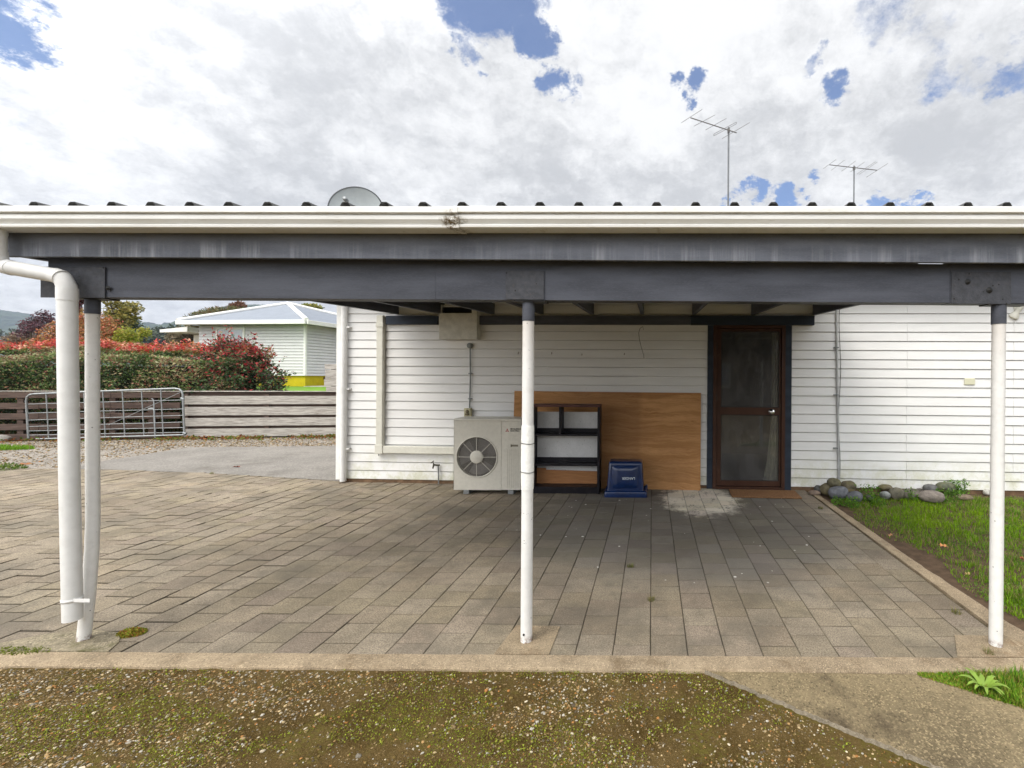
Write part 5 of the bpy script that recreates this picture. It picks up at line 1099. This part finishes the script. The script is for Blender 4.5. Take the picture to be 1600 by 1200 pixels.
ce = np.where((rng.random(len(E)) < t_ * .58 + .07)[:, None], pick([(.48, .05, .06), (.34, .04, .05), (.60, .16, .13), (.22, .06, .05)], len(E), .35), pick([(.05, .11, .04), (.10, .18, .07), (.03, .06, .025), (.12, .07, .055), (.18, .24, .10)], len(E), .35))
Pl = np.concatenate([np.stack([X, Yh, Z], 1), np.stack([X2, Y2, Z2], 1), E]); sz = np.concatenate([rng.uniform(.035, .08, n), rng.uniform(.045, .085, len(X2)), rng.uniform(.05, .10, len(E))]); cl_ = np.concatenate([cols, c2, ce])
Rf = np.array(FM.to_3x3()); Pw = Pl @ Rf.T + np.array(FM.translation)
V, Fq, cc = leaves(Pw, sz, cl_, .25, .48); npmesh('foliage', V, [Fq], cc, M_leaf, hd)
mb = MB(FM)
for k in range(26):
    x = -5.8 + k * (hx1 + 5.3) / 26; mb.tube([(x, 1.0, .2), (x + random.uniform(-.2, .2), .9, 1.1), (x + random.uniform(-.4, .4), .7, 1.75)], [.03, .02, .01], 6)
for k in range(60):
    x = random.uniform(-4, hx1 - .1); z0_ = hedge_top(x) - .1; mb.tube([(x, random.uniform(.3, 1.4), z0_), (x + random.uniform(-.05, .05), random.uniform(.3, 1.4), z0_ + random.uniform(.15, .4))], [.008, .004], 5)
mb.build('stem', M_bark, hd)
# dark core so that the hedge is dense
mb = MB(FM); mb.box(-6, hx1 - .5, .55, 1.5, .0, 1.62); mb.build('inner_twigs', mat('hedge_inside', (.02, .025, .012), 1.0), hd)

# ------------------------------------------------------------------ trees beyond
def tree(name, base, H_, trunk_r, blobs, nleaf, lsize, cols, lab, cat='tree', group='trees beyond the hedge', nb=9, asp=.5, tcol=(.08, .06, .045), up=.2):
    base = Vector(base); t = thing(name, tuple(base), lab, cat, group)
    mb = MB(); topv = base + Vector((random.uniform(-.2, .2), 0, H_ * .8)); mb.tube([base, base.lerp(topv, .4) + Vector((.05, 0, 0)), topv], [trunk_r, trunk_r * .7, trunk_r * .2], 8)
    mb.build('trunk', M_bark, t)
    mb = MB(); PP = []
    tot = sum(b_[3] * b_[4] * b_[5] for b_ in blobs)
    for (bx, by_, bz, rx, ry_, rz_) in blobs:
        m_ = max(30, int(nleaf * rx * ry_ * rz_ / tot)); u = rng.normal(size=(m_, 3)); u /= np.linalg.norm(u, axis=1)[:, None]
        q_ = u * (rng.random((m_, 1)) ** .45) * np.array([rx, ry_, rz_]) + np.array([bx, by_, bz]) + np.array(base); PP.append(q_)
        c_ = base + Vector((bx, by_, bz)); s_ = base.lerp(topv, random.uniform(.35, .8))
        mb.tube([s_, s_.lerp(c_, .5) + Vector((0, 0, rz_ * .2)), c_], [trunk_r * .4, trunk_r * .25, trunk_r * .08], 5)
        for k in range(nb // 2): a = rng.normal(size=3); a /= np.linalg.norm(a); mb.tube([c_, c_ + Vector((a[0] * rx * .8, a[1] * ry_ * .8, abs(a[2]) * rz_ * .9))], [trunk_r * .08, trunk_r * .03], 4)
    mb.build('branches', M_bark, t)
    P = np.concatenate(PP); f = np.array([mnoise.noise(Vector(p) * (1.6 / max(.4, np.mean([b_[3] for b_ in blobs])))) for p in P]); P = P[(f > -.18) | (rng.random(len(P)) < .25)]
    V, Fq, cc = leaves(P, rng.uniform(*lsize, len(P)), pick(cols, len(P), .35), up, asp); npmesh('crown', V, [Fq], cc, M_leaf, t); return t
def tb(px, D, z=.9): c = at(px, 600, D); return (c.x, D, z)
def pz(py, D, px): return at(px, py, D).z - .9
def blob(px0, px1, py0, py1, D, bx):
    a = at(px0, (py0 + py1) / 2, D); b_ = at(px1, (py0 + py1) / 2, D); z1 = at((px0 + px1) / 2, py0, D).z; z0 = at((px0 + px1) / 2, py1, D).z
    return ((a.x + b_.x) / 2 - bx, random.uniform(-.3, .3), (z0 + z1) / 2 - .9, abs(b_.x - a.x) / 2, abs(b_.x - a.x) / 2 * .8, abs(z1 - z0) / 2)
def mk(name, D, px, boxes, nleaf, ls, cols, lab, **k):
    base = tb(px, D); bl_ = [blob(*q_, D, base[0]) for q_ in boxes]; H_ = max(b_[2] for b_ in bl_); return tree(name, base, H_, .02 * H_ + .03, bl_, nleaf, ls, cols, lab, **k)
mk('autumn_shrub', 15, 100, [(60, 120, 500, 550), (85, 150, 492, 545), (120, 200, 505, 550), (150, 190, 495, 540), (100, 160, 482, 520), (40, 90, 520, 560)], 15000, (.05, .10), [(.48, .20, .08), (.40, .15, .07), (.55, .28, .12), (.30, .20, .07), (.45, .12, .07), (.17, .16, .06)], 'orange brown autumn shrub rising behind the hedge')
mk('purple_tree', 19, 52, [(28, 60, 500, 518), (35, 80, 493, 510), (48, 75, 484, 500), (20, 50, 512, 528), (55, 90, 505, 522)], 2600, (.06, .12), [(.13, .07, .09), (.19, .08, .10), (.08, .06, .07)], 'sparse purple leaved tree with bare twigs left of the downpipe', nb=16)
mk('copper_tree', 16, 124, [(118, 133, 465, 500), (112, 130, 478, 520), (120, 134, 450, 475)], 3600, (.07, .13), [(.12, .03, .035), (.09, .03, .03), (.15, .05, .04)], 'dark copper red tree showing between the downpipe and the left post')
mk('yellow_tree', 17, 188, [(158, 200, 468, 500), (165, 210, 480, 512), (150, 185, 490, 520), (185, 216, 470, 492), (165, 195, 452, 480)], 2900, (.08, .15), [(.36, .30, .07), (.26, .25, .06), (.42, .34, .10), (.18, .17, .05)], 'airy yellow leaved tree between the left post and the hills', nb=14)
mk('lime_shrub', 15, 207, [(193, 222, 512, 545), (200, 218, 508, 530), (180, 205, 520, 548)], 3800, (.05, .09), [(.38, .40, .05), (.30, .34, .05), (.42, .36, .06)], 'lime yellow shrub behind the red hedge shoots')
mk('olive_tree', 24, 206, [(190, 222, 500, 518), (200, 214, 493, 508)], 1500, (.08, .14), [(.05, .08, .04), (.08, .11, .05)], 'small dark green tree below the yellow tree')
mk('hedge_tree', 30, 330, [(300, 345, 488, 520), (318, 370, 482, 512), (345, 385, 478, 505), (295, 320, 498, 530), (285, 310, 510, 540)], 9000, (.12, .24), [(.14, .16, .06), (.20, .19, .08), (.10, .11, .05), (.24, .16, .08)], "spreading olive green tree behind the neighbour's roof", up=.7, asp=.3)
mk('rusty_tree', 32, 372, [(362, 386, 474, 488), (368, 382, 471, 482)], 1600, (.12, .2), [(.20, .09, .05), (.16, .08, .05)], 'rusty brown tree crown beside the olive tree')
mk('grey_shrub', 22, 292, [(268, 322, 512, 545), (280, 300, 505, 530)], 4200, (.08, .15), [(.20, .17, .11), (.26, .20, .13), (.14, .13, .08)], "brownish grey shrub left of the neighbour's house")
mk('bare_shrub', 20, 20, [(4, 40, 520, 545), (20, 50, 515, 545)], 1800, (.06, .12), [(.28, .20, .14), (.22, .15, .11)], 'pale brown shrub at the far left above the hedge')
mk('yellow_tree', 48, 484, [(468, 500, 476, 486)], 900, (.25, .4), [(.36, .32, .07), (.22, .24, .06)], "yellow tree tops just over the neighbour's roof ridge")
# distant row of trees on the plain in front of the hills
for i, (px, w_, py, D) in enumerate([(228, 22, 518, 120), (252, 26, 516, 130), (276, 24, 514, 125), (30, 30, 520, 150), (-20, 40, 515, 150)]):
    mk('distant_tree', D, px, [(px - w_ / 2, px + w_ / 2, py, py + 26), (px - w_ / 3, px + w_ / 2.5, py - 4, py + 12)], 700, (.9, 1.8), [(.05, .075, .04), (.07, .09, .05)], ['low dark tree on the plain right of the left post', 'rounded dark tree on the plain in the middle of the gap', 'dark tree on the plain nearest the grey shrub', 'hazy tree on the plain at far left', 'hazy tree at the very left edge'][i], group='distant trees before the hills')

# ------------------------------------------------------------------ neighbour's house
NW = at(312, 560, 20.5); NE = at(477, 560, 20.0); 
na = math.atan2(NE.y - NW.y, NE.x - NW.x); NMx = Matrix.Translation((NE.x, NE.y, .9)) @ Matrix.Rotation(na, 4, 'Z')   # local x: 0 at the right corner, negative to the left; y back
nh = thing("neighbour_house", (NE.x, NE.y, .9), 'white weatherboard house with yellow base and grey hip roof beyond the fence', 'house')
WL = (NE - NW).length; zf_ = at(477, 587, 20).z - .9; ze = at(477, 507, 20).z - .9; SD = 9.0
mb = MB(NMx); nb_ = 17; bh = (ze - zf_) / nb_
for k in range(nb_):
    z0_ = zf_ + k * bh
    mb.prism([(-.045, z0_), (-.02, z0_ + bh - .018), (.0, z0_ + bh - .017), (.0, z0_ + bh), (.05, z0_ + bh), (.05, z0_ + .003)], -WL, .02, 'x')
    mb.prism([(.045, z0_), (.02, z0_ + bh - .018), (.0, z0_ + bh - .017), (0, z0_ + bh), (-.05, z0_ + bh), (-.05, z0_ + .003)], .0, SD, 'y')
mb.build('weatherboards', mat('neighbour_paint', (.64, .64, .64), .5, .04), nh)
mb = MB(NMx); mb.box(-WL, -.06, .06, SD, zf_, ze); mb.build('core_wall', M_white, nh)
mb = MB(NMx); mb.box(-WL + .05, -.02, .03, SD - .05, -.05, zf_ - .001); fd = mb.build('foundation', mat('mustard_paint', (.50, .40, .01), .8, .12, 2), nh)
for x in (-1.35, -4.4):
    mb = MB(NMx); mb.box(x, x + .3, .01, .029, zf_ - .18, zf_ - .06); mb.build('vent', mat('vent_brown', (.12, .08, .03), .8), fd)
for y in (1.0,):
    mb = MB(NMx); mb.box(-.019, -.004, y, y + .3, zf_ - .18, zf_ - .06); mb.build('vent', bpy.data.materials['vent_brown'], fd)
mb = MB(NMx); mb.box(-.04, .06, -.06, .03, zf_, ze, .004); mb.build('corner_board', M_white, nh)
ov = .5; rid = at(452, 474.5, 20 + 4.5).z - .9
e = [(-WL - ov, -ov), (ov, -ov), (ov, SD + ov), (-WL - ov, SD + ov)]; ra, rb = (-4.0, 4.5), (-1.6 - 2.4, SD - 4.5)
apx = NMx.inverted() @ at(450, 475, 24.6); rw = (-WL - ov + 4.6, 4.6)
mb = MB(NMx); pk = (apx.x, apx.y, rid); pk2 = (-WL + 3.6, apx.y, rid)
mb.add([(*e[0], ze + .12), (*e[1], ze + .12), (*e[2], ze + .12), (*e[3], ze + .12), pk2 if pk2[0] < pk[0] else pk, pk, (*e[0], ze), (*e[1], ze), (*e[2], ze), (*e[3], ze)], [(0, 1, 5, 4), (1, 2, 5), (2, 3, 4, 5), (3, 0, 4), (9, 8, 7, 6)])
nr = mb.build('roof', mat('grey_blue_roofing', (.20, .225, .265), .5, .1, 2, stretch=(6, 1, 1)), nh)
mb = MB(NMx)
def hipcap(a, b_):
    a, b_ = Vector(a), Vector(b_); mb.tube([a + Vector((0, 0, .03)), b_ + Vector((0, 0, .03))], .10, 6)
hipcap((e[1][0], e[1][1], ze + .12), pk); hipcap((e[0][0], e[0][1], ze + .12), pk2 if pk2[0] < pk[0] else pk); hipcap((e[2][0], e[2][1], ze + .12), pk); mb.build('ridge_capping', M_white, nr)
mb = MB(NMx); 
mb.box(-WL - ov, ov, -ov - .09, -ov - .001, ze - .04, ze + .14, .01); mb.box(ov + .001, ov + .09, -ov, SD + ov, ze - .04, ze + .14, .01); mb.build('gutter', M_white, nh)
# window at the left
w0, w1 = (NMx.inverted() @ at(338, 520, 20.4)).x, (NMx.inverted() @ at(381, 520, 20.2)).x; wt1 = at(360, 511.5, 20.3).z - .9; wb1 = wt1 - 1.1
mb = MB(NMx); f_ = .09
for q_ in ((w0, w0 + f_, wb1, wt1), (w1 - f_, w1, wb1, wt1), (w0 + f_, w1 - f_, wt1 - f_, wt1), (w0 + f_, w1 - f_, wb1, wb1 + f_), ((w0 + w1) / 2 - .04, (w0 + w1) / 2 + .04, wb1 + f_, wt1 - f_)): mb.box(q_[0], q_[1], -.06, -.02, q_[2], q_[3])
wn = mb.build('window', M_white, nh)
mb = MB(NMx); mb.box(w0 + f_, w1 - f_, -.045, -.035, wb1 + f_, wt1 - f_); mb.build('pane', mat('window_glass', (.30, .34, .38), .12, .1, 1, spec=.8), wn)
# lower wing with its own roof at the left
mb = MB(NMx); wz = at(310, 520, 21).z - .9; mb.box(-WL - 1.3, -WL - .002, .8, 5, -.05, wz - .05); mb.build('porch_wall', M_white, nh)
mb = MB(NMx); mb.add([(-WL - 1.9, -.1, wz - .03), (-WL - .51, -.1, wz), (-WL - .51, 5.2, wz), (-WL - 1.9, 5.2, wz - .03), (-WL - 1.9, -.1, wz + .10), (-WL - .51, -.1, wz + .22), (-WL - .51, 5.2, wz + .22), (-WL - 1.9, 5.2, wz + .10)], [(0, 1, 2, 3), (7, 6, 5, 4), (0, 4, 5, 1), (1, 5, 6, 2), (2, 6, 7, 3), (3, 7, 4, 0)]); mb.build('porch_roof', M_white, nh)
# a path line at the foot of the side wall
mb = MB(NMx); mb.box(.3, 4.2, -.4, 1.6, .006, .03); struct(mb.build('garden_path', conc('far_path', (.4, .38, .34))), "pale concrete strip beside the neighbour's wall", 'path')
# low dark shed roof and fence rail beyond the hedge
mb = MB(); a, b_ = at(222, 535, 17), at(262, 536, 17); mb.box(a.x, b_.x, 17, 17.06, a.z - .10, a.z, .004); mb.box(a.x + .3, a.x + .38, 17.002, 17.058, .85, a.z - .101); mb.box(b_.x - .4, b_.x - .32, 17.002, 17.058, .85, a.z - .101)
tag(mb.build('garden_rail', M_black, base=(a.x, 17, .9)), 'dark garden rail behind the red hedge tips', 'rail')

# ------------------------------------------------------------------ dish and antennas on the roof
dc = at(555.5, 326, 7.3); DR = 39.5 / F * 7.3 / 1.06
ds = thing('satellite_dish', (dc.x, 7.55, 2.95), 'round grey satellite dish on the roof seen from behind the gutter', 'satellite dish')
Md = Matrix.Translation((dc.x, 7.3, dc.z)) @ Matrix.Rotation(R(14), 4, 'Z') @ Matrix.Rotation(R(90 - 12), 4, 'X')
M_dish = mat('dish_grey', (.33, .36, .37), .5, .08, 2)
mb = MB(); pr = [(0, -.10)] + [(DR * t, -.10 + .10 * t * t) for t in np.linspace(.1, 1, 12)]; mb.lathe(pr, Md, 56); mb.lathe([(r_, z - .004) for r_, z in pr], Md, 56); mb.build('reflector', M_dish, ds)
mb = MB(); mb.lathe([(DR - .004, .004), (DR + .012, .004), (DR + .016, -.01), (DR + .008, -.03), (DR - .006, -.012), (DR - .004, .004)], Md, 56); mb.build('rim', mat('dish_rim', (.05, .055, .06), .5), ds)
mb = MB(); mb.tube([(dc.x, 7.62, 2.9), (dc.x, 7.60, dc.z - .1), (dc.x, 7.42, dc.z)], .02, 8); mb.build('mast', M_galv, ds)
mb = MB(); mb.tube([Md @ Vector((0, -DR, 0)), Md @ Vector((0, -.1, .38))], .01, 6); mb.lathe([(0, 0), (.03, 0), (.03, .08), (0, .08)], Md @ Matrix.Translation((0, -.08, .34)), 12); mb.build('feed_arm', M_galv, ds)
M_ant = mat('antenna_metal', (.13, .125, .12), .5, .2, 20, metal=.3)
def antenna(D, mast_px, top_py, zbase, boom, elems, lab, loop=None, mr=.017):
    c = at(mast_px, top_py, D); t = thing('tv_antenna', (c.x, D, zbase), lab, 'antenna', 'television antennas on the roof')
    mb = MB(); mb.tube([(c.x, D, zbase), (c.x, D, c.z)], mr, 10); mb.build('mast', mat('mast_steel', (.17, .18, .19), .5, .15, 8, metal=.3), t)
    P0, P1 = at(*boom[0], D + .12), at(*boom[1], D - .12); mb = MB(); mb.tube([P0, P1], .0105, 8); mb.box(c.x - .02, c.x + .02, D - .03, D + .03, c.z - .11, c.z - .03); mb.build('boom', M_ant, t)
    for i, (a, b_) in enumerate(elems):
        # elements lie level, square to the boom: near end left and low in view
        pa, pb = at(*a, D - .30), at(*b_, D + .30); mid = (pa + pb) / 2
        mb = MB(); mb.tube([pa, pb], .0045, 6); mb.build('element', M_ant, t)
    if loop:
        (a, b_, h) = loop; pa, pb = at(*a, D - .2), at(*b_, D + .2); u_ = Vector((0, 0, h)); mb = MB(); n_ = 8
        pts = [pa.lerp(pb, 0) - u_] + [pb - u_] + [pb + (pb - pa).normalized() * h * math.sin(a_) - u_ * math.cos(a_) for a_ in np.linspace(.3, 2.8, 5)] + [pb + u_, pa + u_] + [pa - (pb - pa).normalized() * h * math.sin(a_) + u_ * math.cos(a_) for a_ in np.linspace(.3, 2.8, 5)] + [pa - u_]
        mb.tube(pts, .0045, 6); mb.build('folded_dipole', M_ant, t)
    return t
antenna(9.0, 1138.5, 199, 3.3, ((1079, 184), (1151, 207.5)), [((1064.5, 192), (1097, 171)), ((1084.5, 197), (1117.5, 179.5)), ((1102.5, 203), (1135, 185)), ((1128.5, 216.5), (1171.5, 191.5))], 'taller antenna tilted down to the right, on the left mast', (((1116, 210), (1150, 192)), None, None) and ((1116, 210.5), (1150, 192.5), .018))
antenna(11.5, 1334.5, 259, 3.3, ((1296, 257.5), (1370.5, 266)), [((1286.5, 263.5), (1306.5, 249)), ((1299, 266), (1319.5, 250)), ((1315, 267.5), (1337, 251.5)), ((1329, 268.5), (1351, 253)), ((1339, 272), (1368, 252.5)), ((1342.5, 272.5), (1371, 253)), ((1353.5, 277), (1387, 255.5))], 'shorter level antenna with seven rods, on the right mast')

# ------------------------------------------------------------------ house across the yard, mirrored in the door glass
ob = thing('yard_house', (1.5, -9.0, 0), 'low timber house across the yard, seen only mirrored in the door glass', 'house')
mb = MB(); mb.box(-6, 9, -14, -9.0, -.03, 2.5); mb.build('wall', mat('brown_timber', (.20, .17, .14), .8, .2, 2, stretch=(1, 1, 8)), ob)
mb = MB(); mb.prism([(-14.5, 2.501), (-8.5, 2.501), (-8.5, 2.6), (-11.5, 4.0), (-14.5, 2.6)], -6.5, 9.5, 'x'); mb.build('roof', M_roof, ob)
for x in (-3.5, 0.6, 4.5):
    mb = MB(); mb.box(x, x + 1.5, -8.995, -8.95, .95, 2.05, .01); wf = mb.build('window', M_white, ob)
    mb = MB(); mb.box(x + .08, x + .72, -8.948, -8.94, 1.03, 1.97); mb.build('pane', bpy.data.materials['window_glass'], wf)
    mb = MB(); mb.box(x + .78, x + 1.42, -8.948, -8.94, 1.03, 1.97); mb.build('pane', bpy.data.materials['window_glass'], wf)

# ------------------------------------------------------------------ hills and haze
def ridge(px):
    pts = [(-400, 470), (0, 487), (35, 488), (60, 494), (85, 502), (130, 512), (200, 505), (215, 503), (245, 506), (275, 510), (300, 508), (330, 500), (380, 482), (410, 477), (440, 480), (480, 487), (560, 500), (700, 520), (1000, 540), (1700, 530), (2300, 500)]
    return float(np.interp(px, [p[0] for p in pts], [p[1] for p in pts]))
def hill(name, D0, D1, pxs, lift, m, lab, seed, cr=7.0):
    rows = 26; V = []; nx = len(pxs)
    for j in range(rows):
        t = j / (rows - 1); D = D0 + (D1 - D0) * t
        for px in pxs:
            topz = at(px, ridge(px) + lift, D1).z; x = at(px, 560, D1).x * (D / D1) ** .35
            z = -2 + (topz + 2) * (math.sin(t * math.pi / 2) ** 1.3)
            z += (mnoise.noise(Vector((x * .012, D * .012, seed))) * 14 * t * (1 - t) * 2 + mnoise.noise(Vector((x * .09, D * .07, seed))) * cr * .7 + mnoise.noise(Vector((x * .3, D * .2, seed))) * cr * .35) * min(1, t * 3)
            V.append((x, D, z))
    for px in pxs: V.append((at(px, 560, D1).x, D1 + 150, -5))
    rows += 1; i = np.arange(nx * rows).reshape(rows, nx); Fq = np.stack([i[:-1, :-1], i[:-1, 1:], i[1:, 1:], i[1:, :-1]], -1).reshape(-1, 4)
    return struct(npmesh(name, np.array(V), [Fq], None, m, smooth=False), lab, 'hills')
def forestmat():
    m, nt, b = newmat('forest_hill'); g = nt.geo(); c = nt.mix(nt.ramp(nt.noise(g, .05, 8, .7), .35, .65), (.016, .030, .016), (.060, .085, .035)); c = nt.mix(nt.ramp(nt.noise(g, .35, 4), .5, .7, 0, .6), c, (.015, .022, .012)); nt.set(b.inputs['Base Color'], c); b.inputs['Roughness'].default_value = 1; return m
M_for = forestmat()
hill('hills', 620, 1000, list(np.arange(-420, 560, 2.2)) + list(np.arange(560, 2300, 40)), 1, M_for, 'far blue wooded hills on the horizon', 3.0, 8)
pp = [p for p in np.arange(190, 320, 1.6)]
_r = ridge
def ridge(px): return float(np.interp(px, [150, 190, 215, 240, 262, 285, 310, 360], [560, 540, 524, 519, 523, 521, 518, 530]))
hill('foothill', 330, 470, list(np.arange(140, 372, 1.6)), 0, M_for, 'nearer dark wooded spur below the far hills', 9.0, 5)

hz = MB(); hz.box(-1400, 2100, -25, 1300, -8, 240)
hm = bpy.data.materials.new('haze'); hm.use_nodes = True; nt = hm.node_tree; nt.nodes.clear(); o_ = nt.nodes.new('ShaderNodeOutputMaterial'); pv = nt.nodes.new('ShaderNodeVolumePrincipled')
pv.inputs['Color'].default_value = (.66, .77, 0.97, 1); pv.inputs['Density'].default_value = 0.00028; pv.inputs['Anisotropy'].default_value = .1
nt.links.new(pv.outputs[0], o_.inputs['Volume'])
tag(hz.build('haze', hm), 'thin pale blue haze in the distance', 'haze', kind='stuff')
